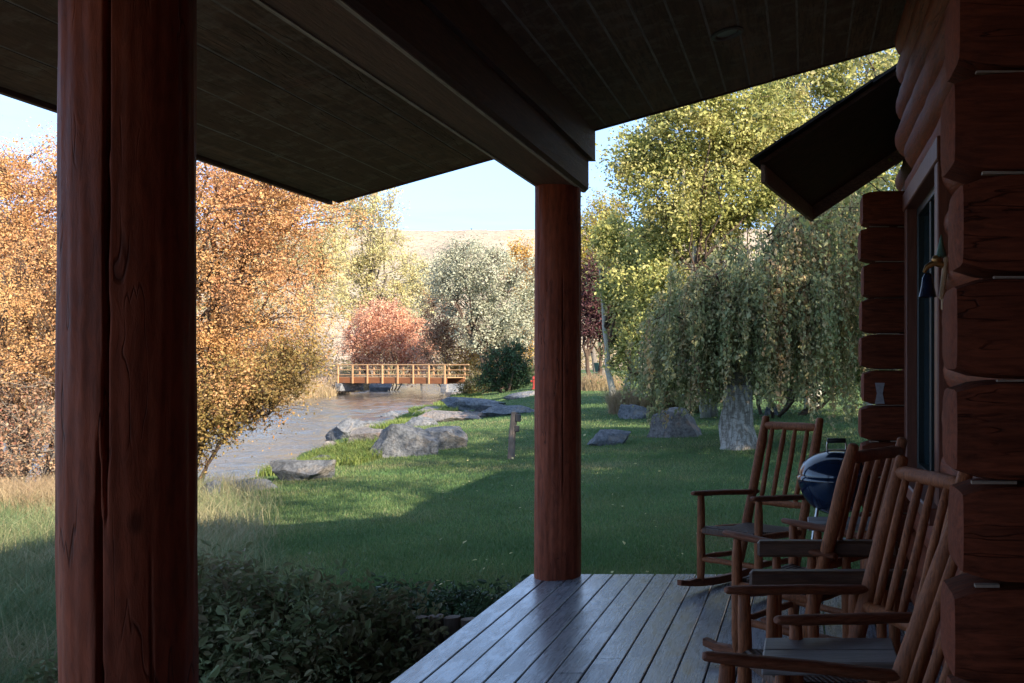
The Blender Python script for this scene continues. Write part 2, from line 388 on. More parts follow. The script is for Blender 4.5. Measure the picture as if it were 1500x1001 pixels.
# hill
def hill_z(X, Y):
    out = np.zeros_like(X)
    for idx in np.ndindex(X.shape):
        x, y = X[idx], Y[idx] / KY
        k = mnoise.fractal(Vector((x * .012, y * .012, 3.1)), 1.0, 2.1, 5)
        g = mnoise.fractal(Vector((x * .05, y * .03, 8.1)), .9, 2.1, 4)
        s = min(1, max(0, (y - 150) / 160)); s = s * s * (3 - 2 * s)
        out[idx] = -8 + s * (69 + 3 * k + 0.012 * (x + 120)) + 2.0 * g * min(1, s * 2)
    return out
def hillmat():
    t = NT('dry_sagebrush_slope'); n1 = t.noise(t.coord('Object'), .05, 8, .7, .5)
    vo = t.n('ShaderNodeTexVoronoi', {'Vector': t.coord('Object'), 'Scale': .55, 'Randomness': 1}).outputs['Distance']
    n2 = t.noise(t.coord('Object'), .25, 5)
    c = t.mix(t.ramp(n1, [(.35, 0), (.65, 1)]), (.36, .29, .215), (.47, .385, .295))
    c = t.mix(t.math('MULTIPLY', t.ramp(vo, [(.22, 1), (.5, 0)]), t.ramp(n2, [(.42, 0), (.55, .8)])), c, (.16, .14, .10))
    t.pbr(c, .95, t.bump(n1, .8, 2.0), .1); return t.m
tag(grid_mesh('hill', np.linspace(-420, 260, 150), KY * np.linspace(140, 420, 70), hill_z, hillmat()), kind='structure')

# ------------------------------------------------------------------ leaves and trees
def leaf_mesh(P, size, tone=None, up=.35, aspect=.6, N=None, six=False):
    """one folded leaf per point; returns V, F, tone"""
    n = len(P); sz = size * np.clip(rng.lognormal(-.08, .34, n), .4, 2.0)
    nr = rng.normal(size=(n, 3)); nr[:, 2] += up * 2
    nr /= np.linalg.norm(nr, axis=1)[:, None]
    d = rng.normal(size=(n, 3)) if N is None else N + rng.normal(size=(n, 3)) * .45
    d -= nr * (d * nr).sum(1)[:, None]; d /= np.linalg.norm(d, axis=1)[:, None] + 1e-9
    s = np.cross(nr, d); h = sz[:, None]
    if six:
        w = h * aspect * .5; b = P - d * h * .5; tp = P + d * h * .5 - nr * h * .12
        l1 = P - d * h * .2 + s * w * .8 + nr * h * .10; l2 = P + d * h * .18 + s * w * .85 + nr * h * .07
        r1 = P - d * h * .2 - s * w * .8 + nr * h * .10; r2 = P + d * h * .18 - s * w * .85 + nr * h * .07
        V = np.stack((b, l1, l2, tp, r2, r1), 1).reshape(-1, 3); i = np.arange(n)[:, None] * 6
        F = np.concatenate((i + [[0, 3, 2, 1]], i + [[0, 5, 4, 3]]), 0)
    else:
        V = np.stack((P - d * h * .5, P + s * h * aspect * .5 + nr * h * .08, P + d * h * .5, P - s * h * aspect * .5 + nr * h * .08), 1).reshape(-1, 3)
        i = np.arange(n)[:, None] * 4; F = i + [[0, 1, 2, 3]]
    t = rng.random(n) if tone is None else np.clip(tone + rng.normal(size=n) * .16, 0, 1)
    if six: t = np.concatenate((t, t))
    return V, F, t

def sample_env(blobs, n, shell=.55):
    """points in a union of ellipsoids (cx,cy,cz,rx,ry,rz), pushed outwards"""
    vol = np.array([b[3] * b[4] * b[5] for b in blobs]) ** .8; k = rng.choice(len(blobs), n, p=vol / vol.sum())
    B = np.array(blobs, float)[k]; u = rng.normal(size=(n, 3)); u /= np.linalg.norm(u, axis=1)[:, None]
    r = rng.random(n) ** (1 / (3 + 5 * shell)); w = np.array([mnoise.noise(Vector(p * 1.7 + q[:3])) for p, q in zip(u, B)])
    return B[:, :3] + u * (r * (1 + .6 * w))[:, None] * B[:, 3:]

def curve(a, b, k, sag=0.0, wob=.06):
    a = np.array(a, float); b = np.array(b, float); L = np.linalg.norm(b - a); t = np.linspace(0, 1, k)[:, None]
    p = a + (b - a) * t; p[:, 2] += sag * L * np.sin(t[:, 0] * math.pi)
    p[1:-1] += rng.normal(size=(k - 2, 3)) * wob * L / k * 2; return p

def tree(name, label, cat, base, blobs, leaf, bark, nclu, nleaf, lsize, lspread=.22, trunk_r=.15, stems=1, limbs=14, group=None,
         trunk_h=None, stem_spread=.3, twig=True, twig_r=.008, aspect=.6, up=.35, shell=.55, crown='crown', trunkname='trunk', lean=(0, 0), limb_sag=.08, twigmat=None, twig_keep=1.0):
    """blobs are relative to the base"""
    root = thing(name, label, cat, tuple(base), 0, group)
    B = np.array(blobs, float); ctr = (B[:, :3] * (B[:, 3:4] * B[:, 4:5] * B[:, 5:6])).sum(0) / (B[:, 3] * B[:, 4] * B[:, 5]).sum()
    top = (B[:, 2] + B[:, 5]).max(); tm = MB(); bmx = MB(); nodes = []; nrad = []
    th = trunk_h or top * .8
    stems_l = []
    for s in range(stems):
        a = 2 * math.pi * s / max(1, stems) + rng.random(); off = np.array((math.cos(a), math.sin(a), 0)) * (stem_spread if stems > 1 else 0)
        tip = np.array((ctr[0] * .7 + lean[0], ctr[1] * .7 + lean[1], th * rng.uniform(.8, 1) if stems > 1 else th)) + off * 3.2 * (1 if stems > 1 else 0)
        p = curve(off * .35 + np.array((0, 0, -.25)), tip, 9, 0, .05); stems_l.append(p)
        rr = [trunk_r * (1.25 if i == 0 else 1) * (1 - .82 * i / 8) for i in range(9)]
        tm.tube(p, rr, 10 if trunk_r > .12 else 7, jit=.18)
        for i in range(2, 9): nodes.append(p[i]); nrad.append(rr[i])
    C = sample_env(blobs, nclu, shell)
    lt = C[rng.choice(nclu, min(limbs, nclu), replace=False)]
    for q in lt:
        st = stems_l[rng.integers(len(stems_l))]; hz = np.clip(q[2] * rng.uniform(.35, .7), st[1][2], st[-1][2]); j = int(np.argmin(abs(st[:, 2] - hz)))
        j = max(1, min(7, j)); r0 = trunk_r * (1 - .82 * j / 8) * .62
        p = curve(st[j], q, 7, limb_sag, .12); rr = [max(.006, r0 * (1 - .85 * i / 6)) for i in range(7)]
        (bmx if twigmat else tm).tube(p, rr, 6, cap=False)
        for i in range(2, 7): nodes.append(p[i]); nrad.append(rr[i])
    ND = np.array(nodes); nrad = np.array(nrad)
    dirs = np.zeros((nclu, 3))
    for i, q in enumerate(C):
        cost = np.linalg.norm(ND - q, axis=1) + np.maximum(0, ND[:, 2] - q[2]) * 1.2; j = int(np.argmin(cost))
        v = q - ND[j]; L = np.linalg.norm(v); dirs[i] = v / (L + 1e-6)
        if twig and L > .05 and rng.random() < twig_keep:
            (bmx if twigmat else tm).tube(curve(ND[j], q + dirs[i] * lspread * .7, 4, .06, .12), [min(nrad[j], twig_r * 1.6), twig_r * 1.2, twig_r * .8, twig_r * .35], 4, cap=False)
    tm.build(trunkname, M[bark], root, True)
    if twigmat: bmx.build('branches', M[twigmat], root, True)
    k = rng.integers(0, nclu, nleaf); csz = rng.uniform(.45, 1.35, nclu)[:, None]; P = C[k] + rng.normal(size=(nleaf, 3)) * lspread * csz[k] * (.6 + .8 * rng.random((nleaf, 1))) - dirs[k] * (rng.random((nleaf, 1)) * lspread * 1.6)
    P[:, 2] = np.maximum(P[:, 2], .02)
    ct = rng.random(nclu)
    V, F, t = leaf_mesh(P, lsize, ct[k] * .75 + .12, up, aspect)
    mesh_obj(crown, V, F, M[leaf], root, False, t)
    return root

def at(px, Y, lift=0):
    x = (px - 1178) / 1000 * Y; Y = Y * KY; return np.array((x, Y, gz(x, Y) + lift))
def zof(py, Y): return CAMZ - (py - 534) / 1000 * Y

# -- orange trees on the near bank, behind the near post
b0 = at(245, 11.2)
tree('autumn_tree', 'large multi-stemmed orange tree on the near riverbank, right behind the cracked post', 'tree', b0,
     [(-.2, .4, 4.4, 1.9, 1.8, 1.5), (.9, .2, 3.3, 1.6, 1.5, 1.3), (-1.3, 0, 3.0, 1.3, 1.4, 1.4), (1.7, .1, 4.6, 1.3, 1.2, .8), (.2, .2, 2.2, 1.5, 1.3, 1.0), (1.2, .2, 5.6, 1.8, 1.5, 1.1), (1.2, -.1, 1.75, .95, 1.0, .75)],
     'L_orange', 'bark_dark', 1300, 165000, .037, .155, .12, 7, 60, stem_spread=.34, trunk_h=4.8, shell=.35, up=.2, twig_r=.007)
tree('autumn_bush', 'ochre and olive leaved bush leaning out over the water beneath the orange tree', 'bush', at(262, 10.8),
     [(.45, 0, 1.25, .75, .9, .45), (1.15, .1, 1.75, .75, .8, .5), (1.75, .2, 2.1, .5, .6, .42), (-.2, -.1, .9, .7, .7, .5)],
     'L_ochre', 'bark_dark', 480, 20000, .045, .13, .035, 7, 22, stem_spread=.2, trunk_h=1.7, shell=.25, up=.2, twig_r=.006, crown='foliage', trunkname='stem')
tree('autumn_tree', 'bright orange tree at the left picture edge with sky showing through its top', 'tree', at(30, 12.2),
     [(.2, .4, 5.2, 1.2, 1.5, 1.2), (-.6, .2, 4.0, 1.5, 1.5, 1.3), (.9, .1, 3.4, 1.1, 1.4, 1.3), (-.2, 0, 2.6, 1.6, 1.4, 1.0), (1.0, .3, 5.2, .8, .9, .8), (.35, .3, 6.2, 1.0, 1.0, .8), (-.9, .3, 5.9, 1.1, 1.0, .9)],
     'L_orange', 'bark_dark', 1100, 125000, .037, .155, .11, 5, 44, stem_spread=.36, trunk_h=4.8, shell=.3, up=.2, twig_r=.007)
tree('bramble_bush', 'twiggy brown bush with few red leaves at the left edge above the tall grass', 'bush', at(35, 10.4),
     [(.0, 0, 1.0, 1.0, .9, .9), (-.9, .1, 1.3, 1.1, .9, 1.1), (.8, .1, .8, .8, .8, .7), (1.6, .2, .9, .8, .8, .8)],
     'L_brown', 'bark_grey', 620, 15000, .04, .12, .03, 9, 40, stem_spread=.4, trunk_h=1.7, shell=.2, up=.1, twig_r=.006, crown='foliage', trunkname='stem')

# -- middle distance, beyond the river and round the bridge
def far_tree(name, label, cat, px, Y, spec, leaf, bark, nclu, nleaf, lsize, trunk_r=.2, stems=1, limbs=16, group=None, z=None, **kw):
    """spec: picture ellipses (px, py, half width px, half height px) turned into metres at distance Y"""
    b = at(px, Y); s = Y / 1000
    bl = [((e[0] - px) * s, (rng.random() - .5) * e[2] * s * .8, zof(e[1], Y) - b[2], e[2] * s, e[2] * s * .85, e[3] * s) for e in spec]
    return tree(name, label, cat, b, bl, leaf, bark, nclu, nleaf, lsize, kw.pop('lspread', .38), trunk_r, stems, limbs, group, twig_r=kw.pop('twig_r', .018), **kw)
far_tree('cottonwood', 'tall pale gold cottonwood left of the hill, behind the red bush', 'tree', 545, 66,
         [(540, 330, 52, 62), (556, 400, 56, 62), (572, 300, 24, 42), (520, 300, 38, 48), (600, 420, 30, 60), (510, 420, 38, 50)], 'L_palegold', 'bark_grey', 620, 26000, .19, .3, 1, 26)
far_tree('cottonwood', 'pale yellow-green cottonwood between the gold one and the silvery tree, lower than both', 'tree', 618, 74,
         [(612, 430, 34, 52), (640, 440, 30, 44), (600, 480, 30, 40), (650, 400, 24, 36)], 'L_olive', 'bark_grey', 380, 13000, .2, .25, 1, 18)
far_tree('autumn_tree', 'pale orange tree seen between the orange riverbank tree and the gold cottonwood', 'tree', 455, 62,
         [(450, 330, 52, 60), (430, 410, 48, 60), (480, 400, 34, 60)], 'L_palegold', 'bark_grey', 420, 16000, .19, .25, 2, 20)
far_tree('red_bush', 'broad coral red bush just behind the wooden footbridge', 'bush', 565, 57,
         [(560, 492, 48, 50), (526, 500, 34, 44), (600, 505, 38, 36), (625, 520, 26, 26), (575, 475, 36, 34)], 'L_red', 'bark_dark', 700, 34000, .14, .06, 9, 46, stem_spread=.9, trunk_h=4.2, shell=.4, lspread=.28, crown='foliage', trunkname='stem')
far_tree('bare_bush', 'leafless grey pink bush on the far bank left of the bridge', 'bush', 468, 50,
         [(462, 500, 36, 62), (436, 530, 34, 44), (490, 520, 22, 38), (420, 490, 30, 56), (398, 520, 40, 52)], 'L_pinkgrey', 'bark_grey', 700, 9000, .10, .05, 12, 60, stem_spread=.9, trunk_h=4.5, shell=.1, lspread=.3, crown='foliage', trunkname='stem')
far_tree('silver_tree', 'silvery grey-green olive-leaved tree with a dark leaning trunk right of the bridge', 'tree', 735, 50,
         [(700, 400, 58, 40), (740, 440, 52, 50), (672, 425, 42, 40), (770, 470, 30, 50), (715, 480, 40, 36), (655, 400, 30, 28), (690, 372, 40, 22), (772, 400, 26, 30)],
         'L_olive', 'bark_dark', 820, 44000, .135, .26, 2, 44, lspread=.32, trunk_h=7.2, stem_spread=.5, lean=(-1.5, 0), shell=.45)
far_tree('brown_bush', 'brown and ochre bush between the red bush and the silvery tree', 'bush', 660, 54,
         [(650, 470, 30, 50), (676, 500, 30, 42), (640, 510, 24, 30)], 'L_brown', 'bark_dark', 320, 10000, .15, .06, 6, 24, stem_spread=.6, trunk_h=4, crown='foliage', trunkname='stem')
far_tree('golden_tree', 'orange-gold tree rising behind the silvery tree against the far post', 'tree', 778, 62,
         [(770, 395, 24, 36), (786, 440, 26, 46), (760, 372, 18, 18)], 'L_gold', 'bark_dark', 320, 11000, .17, .2, 1, 18)
far_tree('golden_bush', 'bright yellow bush low behind the dark leaning trunk', 'bush', 705, 53,
         [(700, 525, 28, 22), (725, 510, 26, 28), (680, 535, 20, 16), (762, 500, 24, 34)], 'L_gold', 'bark_dark', 260, 8000, .14, .05, 6, 18, stem_spread=.7, trunk_h=2.2, crown='foliage', trunkname='stem')
far_tree('juniper', 'dense dark green juniper shrub on the lawn right of the bridge', 'bush', 742, 40,
         [(738, 540, 36, 34), (752, 525, 22, 28), (722, 555, 28, 20), (762, 553, 20, 18)], 'L_juniper', 'bark_dark', 420, 20000, .10, .08, 4, 22, stem_spread=.4, trunk_h=2.0, lspread=.16, crown='foliage', trunkname='stem', up=.6)
far_tree('willow_scrub', 'low straw and green scrub on the far bank under the left end of the bridge', 'bush', 480, 49,
         [(470, 570, 34, 14), (505, 568, 22, 10), (435, 572, 30, 16)], 'L_pinkgrey', 'bark_grey', 240, 9000, .10, .03, 8, 20, stem_spread=1.0, trunk_h=1.0, lspread=.2, crown='foliage', trunkname='stem')
far_tree('willow_scrub', 'ochre scrub under the right end of the bridge beside the juniper', 'bush', 700, 43.5,
         [(700, 562, 20, 14), (688, 570, 14, 8)], 'L_scrub', 'bark_dark', 120, 4500, .09, .03, 5, 12, stem_spread=.5, trunk_h=.8, lspread=.14, crown='foliage', trunkname='stem')
def far_wood():
    n = 30000; nc = 700; px = rng.uniform(300, 900, nc); py = 560 - rng.random(nc) ** 1.3 * (62 + 36 * np.sin(px * .021 + 1) + 20 * np.sin(px * .057)); Yd = rng.uniform(80, 92, nc)
    C = np.stack(((px - 1178) / 1000 * Yd, Yd * KY, CAMZ - (py - 534) / 1000 * Yd), 1); k = rng.integers(0, nc, n)
    V, F, t = leaf_mesh(C[k] + rng.normal(size=(n, 3)) * .8, .30, rng.random(nc)[k] * .8 + .1, .3)
    tag(mesh_obj('far_wood', V, F, M['L_wood'], None, False, t), 'far-off belt of olive and tan undergrowth behind the bridge', 'wood', kind='stuff')
far_wood()
# backdrop belt of trees on the far bank (fills between the named ones)
for (px, Y, top, hw, lf, lab) in ((330, 70, 300, 60, 'L_palegold', 'pale gold tree far behind the orange riverbank tree, just right of the cracked post'),
                                  (180, 72, 270, 70, 'L_ochre', 'ochre tree on the far bank hidden mostly by the cracked post'),
                                  (40, 70, 300, 66, 'L_brown', 'brown tree on the far bank behind the leftmost orange tree'),
                                  (-80, 66, 260, 70, 'L_ochre', 'ochre tree on the far bank beyond the left picture edge')):
    far_tree('far_bank_tree', lab, 'tree', px, Y, [(px, top + 70, hw, 75), (px - hw * .5, top + 150, hw, 70), (px + hw * .5, top + 160, hw * .9, 66), (px, top + 220, hw * 1.1, 50)], lf, 'bark_grey', 380, 13000, .22, .25, 2, 18, stem_spread=.6, group='trees on the far bank')

# -- right of the far post
ASP = 'aspens behind the lawn'
def aspen(label, px, Y, spec, leaf='L_aspen', n=42000, nclu=900, lsize=.098, group=ASP, trunk_r=.13, **kw):
    return far_tree('aspen_tree', label, 'tree', px, Y, spec, leaf, 'bark_pale', nclu, n, lsize, trunk_r, 2, 30, group, lspread=.24, twig_r=.010, shell=.3, twigmat='bark_dark', **kw)
aspen('tall yellow-green aspen whose crown fills the gap between roof edge and weeping birch', 1040, 19.5,
      [(1010, 200, 70, 60), (960, 270, 60, 60), (1080, 170, 80, 60), (1010, 330, 80, 60), (1090, 270, 80, 70), (940, 220, 46, 40), (980, 420, 70, 60)], n=80000, nclu=560, trunk_h=8.5, stem_spread=.3)
aspen('pale-limbed aspen with bright green crown directly above the dark awning', 1190, 21,
      [(1180, 140, 90, 80), (1250, 110, 90, 70), (1150, 230, 80, 70), (1260, 230, 90, 90), (1200, 330, 90, 80)], leaf='L_aspen', n=70000, nclu=520, trunk_h=9.5, stem_spread=.4)
aspen('green aspen seen under the awning beside the cabin corner', 1285, 17,
      [(1290, 400, 70, 90), (1250, 340, 60, 60), (1330, 330, 80, 90), (1280, 500, 60, 60)], leaf='L_green', n=36000, nclu=420, trunk_h=5.5, stem_spread=.3)
aspen('lower lime green aspen between the far post and the weeping birch', 905, 24,
      [(925, 400, 40, 56), (945, 460, 50, 50), (925, 505, 36, 32), (905, 350, 28, 36), (960, 380, 46, 50)], leaf='L_aspen', n=36000, nclu=420, lsize=.11, trunk_h=6, stem_spread=.4)
far_tree('golden_tree', 'yellow and peach coloured tree just right of the far post', 'tree', 878, 36,
         [(876, 330, 34, 46), (890, 380, 36, 44), (862, 400, 30, 40), (900, 320, 20, 30)], 'L_yellow', 'bark_grey', 420, 16000, .12, .16, 2, 20, lspread=.28, stem_spread=.4)
far_tree('plum_tree', 'dark purple leaved plum tree right of the far post', 'tree', 872, 31,
         [(876, 420, 30, 50), (868, 460, 30, 40), (892, 470, 20, 26)], 'L_plum', 'bark_dark', 380, 13000, .10, .12, 2, 18, lspread=.24, stem_spread=.3)
far_tree('lilac_hedge', 'dark green shrub mass on the rise behind the weeping birch', 'bush', 1130, 19,
         [(1080, 540, 60, 40), (1160, 530, 70, 50), (1240, 520, 70, 60), (1010, 545, 46, 30), (950, 535, 40, 26)], 'L_green', 'bark_dark', 620, 24000, .09, .06, 8, 40, lspread=.24, stem_spread=1.2, trunk_h=2.2, crown='foliage', trunkname='stem')
# aspens beyond the cabin's far end: out of the frame, their shade lies on the lawn; the last, behind the cabin, is added to dapple it
KIND = ('slim', 'broad', 'young', 'tall', 'old', 'spreading', 'crooked', 'forked', 'leaning', 'dense')
for k, (x, y, h) in enumerate(((2.5, 12.0, 10), (5.2, 11.6, 10.5), (7.8, 9.6, 11.5), (6.2, 14.6, 11.5), (9.2, 13, 12.5), (4.2, 16.6, 9), (8.2, 18, 12), (11.5, 16, 13), (6.6, 21.5, 11), (9.6, .6, 14.5))):
    tree('aspen_tree', KIND[k] + ' aspen standing beyond the cabin, hidden by its log wall', 'tree', (x, y, gz(x, y)),
         [(0, 0, h * .72, 1.9, 1.9, h * .26), (.9, .2, h * .5, 1.8, 1.8, h * .22), (-1.0, -.2, h * .42, 1.7, 1.7, h * .2)], 'L_aspen', 'bark_pale', 420, 17000 if k == 0 else (7000 if k in (1, 3, 4, 5, 6, 8) else 15000), .075 if k == 0 else .12, .3, .14, 2, 20, 'aspens beyond the cabin', trunk_h=h * .85, stem_spread=.25, twig_keep=.3, twigmat='bark_dark')

# weeping birch
def weeping_birch():
    base = G(1080, 657)
    root = thing('weeping_birch', 'weeping birch with thick white trunk and curtains of small hanging leaves', 'tree', tuple(base))
    tm = MB(); sm = MB(); lm = MB(); fork = np.array((.02, .05, 1.25))
    tm.tube([(0, 0, -.3), (0, 0, .05), (.0, 0, .45), (.02, .02, .9), fork], [.50, .40, .33, .29, .26], 18, jit=.35)
    lim = []
    nodes = []
    for k in range(30):
        a = 2 * math.pi * k / 30 + rng.random() * .3; rad = rng.uniform(.4, 2.0)
        if math.cos(a) < -.2: rad *= .85
        top = np.array((math.cos(a) * rad * .9 + .35, math.sin(a) * rad * .9, rng.uniform(2.4, 3.9) + .6 * math.cos(a) + rng.random() * (1.3 if math.cos(a) > -.3 else .4) - rad * .2))
        p = curve(fork + rng.normal(size=3) * .06, top, 8, .16, .10); (tm if k % 5 == 0 else lm).tube(p, [max(.010, .085 * (1 - .9 * i / 7)) for i in range(8)], 7, cap=False)
        nodes.append(p[4:])
        for m in range(3):
            e = top + np.array((math.cos(a + rng.normal() * .7), math.sin(a + rng.normal() * .7), rng.uniform(-.25, .25))) * rng.uniform(.4, 1.0)
            q = curve(p[rng.integers(4, 8)], e, 6, .18, .10); sm.tube(q, [.022, .019, .016, .013, .010, .006], 5, cap=False); nodes.append(q[2:])
    # two low bare arms, left and right
    for e in ((-1.9, -.2, 1.5), (-1.6, .4, 2.2), (-1.3, -.6, 1.5), (-1.8, .1, 1.9), (2.4, -.2, 2.6), (2.0, .5, 3.2)):
        q = curve(fork + np.array((0, 0, .5)), e, 7, .22, .08); tm.tube(q, [.07, .06, .05, .04, .03, .02, .01], 6, cap=False); nodes += [q[3:]] * 3
    ND = np.concatenate(nodes); LP = []; LD = []; T = []
    for k in range(1250):
        s0 = ND[rng.integers(len(ND))] + rng.normal(size=3) * .16; end = rng.uniform(.25, 1.7) + max(0, .5 - abs(s0[0]) * .3)
        L = rng.uniform(.35, 1.0) * min(3.2, max(.35, s0[2] - end))
        rr = math.hypot(s0[0], s0[1]); o = s0[:2] / (rr + .01); n = max(4, int(L / .14)); t = np.linspace(0, 1, n)
        out = rng.uniform(.0, .30) * (1 - np.exp(-3 * t)); sway = rng.normal(size=2) * .10
        p = np.stack((s0[0] + o[0] * out + sway[0] * t, s0[1] + o[1] * out + sway[1] * t, s0[2] - L * t + .10 * np.sin(np.minimum(1, t * 3) * 3.14)), 1)
        sm.tube(p[::max(1, n // 4)] if n > 6 else p, .0045, 3, cap=False)
        m = int(L * rng.uniform(40, 95)); f = rng.random(m) ** .85 * (n - 1); i0 = np.minimum(f.astype(int), n - 2); fr = (f - i0)[:, None]
        LP.append(p[i0] * (1 - fr) + p[i0 + 1] * fr + rng.normal(size=(m, 3)) * .042); LD.append(np.tile((o[0] * .25, o[1] * .25, -1.), (m, 1)))
        T.append(np.full(m, np.clip(.38 + rng.normal() * .22 + (.4 if (s0[0] > .7 and rng.random() < .5) else 0), 0, 1)))
    tm.build('trunk', M['birchbark'], root, True); sm.build('hanging_twigs', M['bark_dark'], root, True); lm.build('branches', M['bark_grey'], root, True)
    V, F, t = leaf_mesh(np.concatenate(LP), .078, np.concatenate(T), .1, .6, np.concatenate(LD))
    mesh_obj('crown', V, F, M['L_birch'], root, False, t)
weeping_birch()

# -- shrubs beside the deck
def bush(name, label, base, blobs, leaf, n, size, nclu, spread, six=True, group=None):
    root = thing(name, label, 'bush', tuple(base), 0, group); C = sample_env(blobs, nclu, .6); st = MB()
    for q in C[:90]:
        a = np.array((q[0] * .35, q[1] * .35, -.02)); st.tube(curve(a, q, 5, .05, .12), [.011, .009, .007, .005, .003], 5, cap=False)
    st.build('stem', M['bark_dark'], root, True)
    k = rng.integers(0, nclu, n); P = C[k] + rng.normal(size=(n, 3)) * spread; P[:, 2] = np.maximum(P[:, 2], .02)
    ct = rng.random(nclu); V, F, t = leaf_mesh(P, size, ct[k] * .7 + .1, .45, .52, None, six)
    mesh_obj('foliage', V, F, M[leaf], root, False, t); return root
bush('leafy_shrub', 'dark glossy-leaved shrub with a few bronze leaves in front, beside the deck', (-3.0, 5.65, -.45),
     [(0, 0, .36, .62, .55, .44), (-.42, .1, .44, .45, .6, .40), (.42, .15, .30, .42, .45, .38), (-.1, -.5, .22, .7, .4, .36), (-.6, -.1, .25, .4, .5, .36), (.42, -.35, .2, .4, .4, .3)], 'L_bush', 24000, .047, 750, .055)
bush('leafy_shrub', 'low dark green shrub behind the log edging at the far corner of the deck', (-2.6, 7.45, -.45),
     [(.25, -.1, .13, .34, .36, .16), (-.2, -.05, .14, .4, .36, .16), (.45, .05, .11, .25, .3, .14), (-.5, 0, .13, .35, .35, .15)], 'L_lowbush', 9000, .04, 380, .045)

# -- grasses
def blades(P, h, w, lean=.35, seg=1):
    n = len(P); a = rng.random(n) * 2 * math.pi; u = np.stack((np.cos(a), np.sin(a), np.zeros(n)), 1)
    la = rng.random(n) * 2 * math.pi; l = np.stack((np.cos(la), np.sin(la), np.zeros(n)), 1) * (rng.random(n)[:, None] * lean + .05) * h[:, None]
    z = np.zeros((n, 3)); z[:, 2] = h
    if seg == 1:
        V = np.stack((P - u * w[:, None], P + u * w[:, None], P + l + z), 1).reshape(-1, 3); F = np.arange(n)[:, None] * 3 + [[0, 1, 2]]; return V, F
    m = P + l * .3 + z * .6; tip = P + l * 1.2 + z * .98
    V = np.stack((P - u * w[:, None], P + u * w[:, None], m + u * w[:, None] * .75, m - u * w[:, None] * .75, tip + u * w[:, None] * .12, tip - u * w[:, None] * .12), 1).reshape(-1, 3)
    i = np.arange(n)[:, None] * 6; return V, np.concatenate((i + [[0, 1, 2, 3]], i + [[3, 2, 4, 5]]))
def scatter(n, ylo, yhi, p, xlo, xhi):
    u = rng.random(n); e = 1 - p; Y = (ylo ** e + u * (yhi ** e - ylo ** e)) ** (1 / e)
    a, b = xlo(Y), xhi(Y); X = a + rng.random(n) * (b - a); return X, Y * KY
# lawn
X, Y = scatter(330000, 4.95, 46, 1.75, lambda y: np.maximum(np.where(y < 11, meadow_edge(y * KY) - .1, bank_x(y * KY) + .7), -.95 * y), lambda y: np.minimum(.25 * y + .6, 7))
k = (rng.random(len(X)) < .97); X, Y = X[k], Y[k]
keep = ~((X > -1.95) & (Y < 7.4)); X, Y = X[keep], Y[keep]
P = np.stack((X, Y, ground_z(X, Y) - .004), 1)
h = rng.uniform(.022, .055, len(X)) * (1 + .010 * Y); w = .0016 + .00028 * Y
V, F = blades(P, h, w * rng.uniform(.7, 1.3, len(X)), .9)
pat = np.array([mnoise.noise(Vector((x * .7, y * .7, 0))) for x, y in zip(X, Y)]) * .75 + .42 + .25 * np.array([mnoise.noise(Vector((x * .21, y * .16, 4))) for x, y in zip(X, Y)])
tag(mesh_obj('lawn_grass', V, F, M['G_lawn'], None, False, np.clip(pat + rng.normal(size=len(X)) * .22, 0, 1)), 'mown green lawn between the deck and the river', 'lawn', kind='stuff')
# tall meadow grass on the left
X, Y = scatter(64000, 3.2, 10.8, 1.3, lambda y: -1.32 * y, lambda y: meadow_edge(y * KY) + rng.normal(size=y.shape) * .18)
k = (X < -3.9); X, Y = X[k], Y[k]
P = np.stack((X, Y, ground_z(X, Y) - .01), 1); h = rng.uniform(.12, .34, len(X)) * (.75 + .5 * rng.random(len(X)))
V, F = blades(P, h, rng.uniform(.002, .0045, len(X)), .8, 2)
t = np.clip(np.array([mnoise.noise(Vector((x * .9, y * .9, 5))) for x, y in zip(X, Y)]) * .6 + .33 + .027 * (Y - 9) + rng.normal(size=len(X)) * .2, 0, 1)
tag(mesh_obj('tall_grass', V, F, M['G_tall'], None, False, np.concatenate((t, t))), 'tall unmown pale green grass at the left beside the near post', 'grass', kind='stuff')
# straw at the foot of the left bushes and along the waterside
X, Y = scatter(16000, 8.6, 11.2, 1.2, lambda y: -1.3 * y, lambda y: -.95 * y)
P = np.stack((X, Y, ground_z(X, Y) - .01), 1)
V, F = blades(P, rng.uniform(.2, .5, len(X)), rng.uniform(.002, .004, len(X)), .7, 2)
tag(mesh_obj('dry_grass', V, F, M['G_straw'], None, False, rng.random(len(F))), 'tall dry straw coloured grass at the foot of the left bushes', 'grass', kind='stuff')
X, Y = scatter(30000, 12.5, 48, 1.2, lambda y: bank_x(y * KY) + .15, lambda y: bank_x(y * KY) + 1.9)
nz = np.array([mnoise.noise(Vector((x * .45, y * .25, 9))) for x, y in zip(X, Y)]); k = nz > -.05; X, Y = X[k], Y[k]
P = np.stack((X, Y, ground_z(X, Y) - .01), 1)
V, F = blades(P, rng.uniform(.10, .28, len(X)), .002 + .00033 * Y, .7, 2)
tag(mesh_obj('bank_grass', V, F, M['G_bank'], None, False, rng.random(len(F))), 'bright green grass fringe along the near river edge', 'grass', kind='stuff')
X, Y = scatter(26000, 30, 60, 1.05, lambda y: bank_x(y * KY) - 14.5, lambda y: bank_x(y * KY) - 9.0)
P = np.stack((X, Y, ground_z(X, Y) - .01), 1)
V, F = blades(P, rng.uniform(.3, .8, len(X)), np.full(len(X), .018), .7, 2)
tag(mesh_obj('far_bank_grass', V, F, M['G_straw'], None, False, rng.random(len(F))), 'straw coloured reeds along the far river edge', 'grass', kind='stuff')
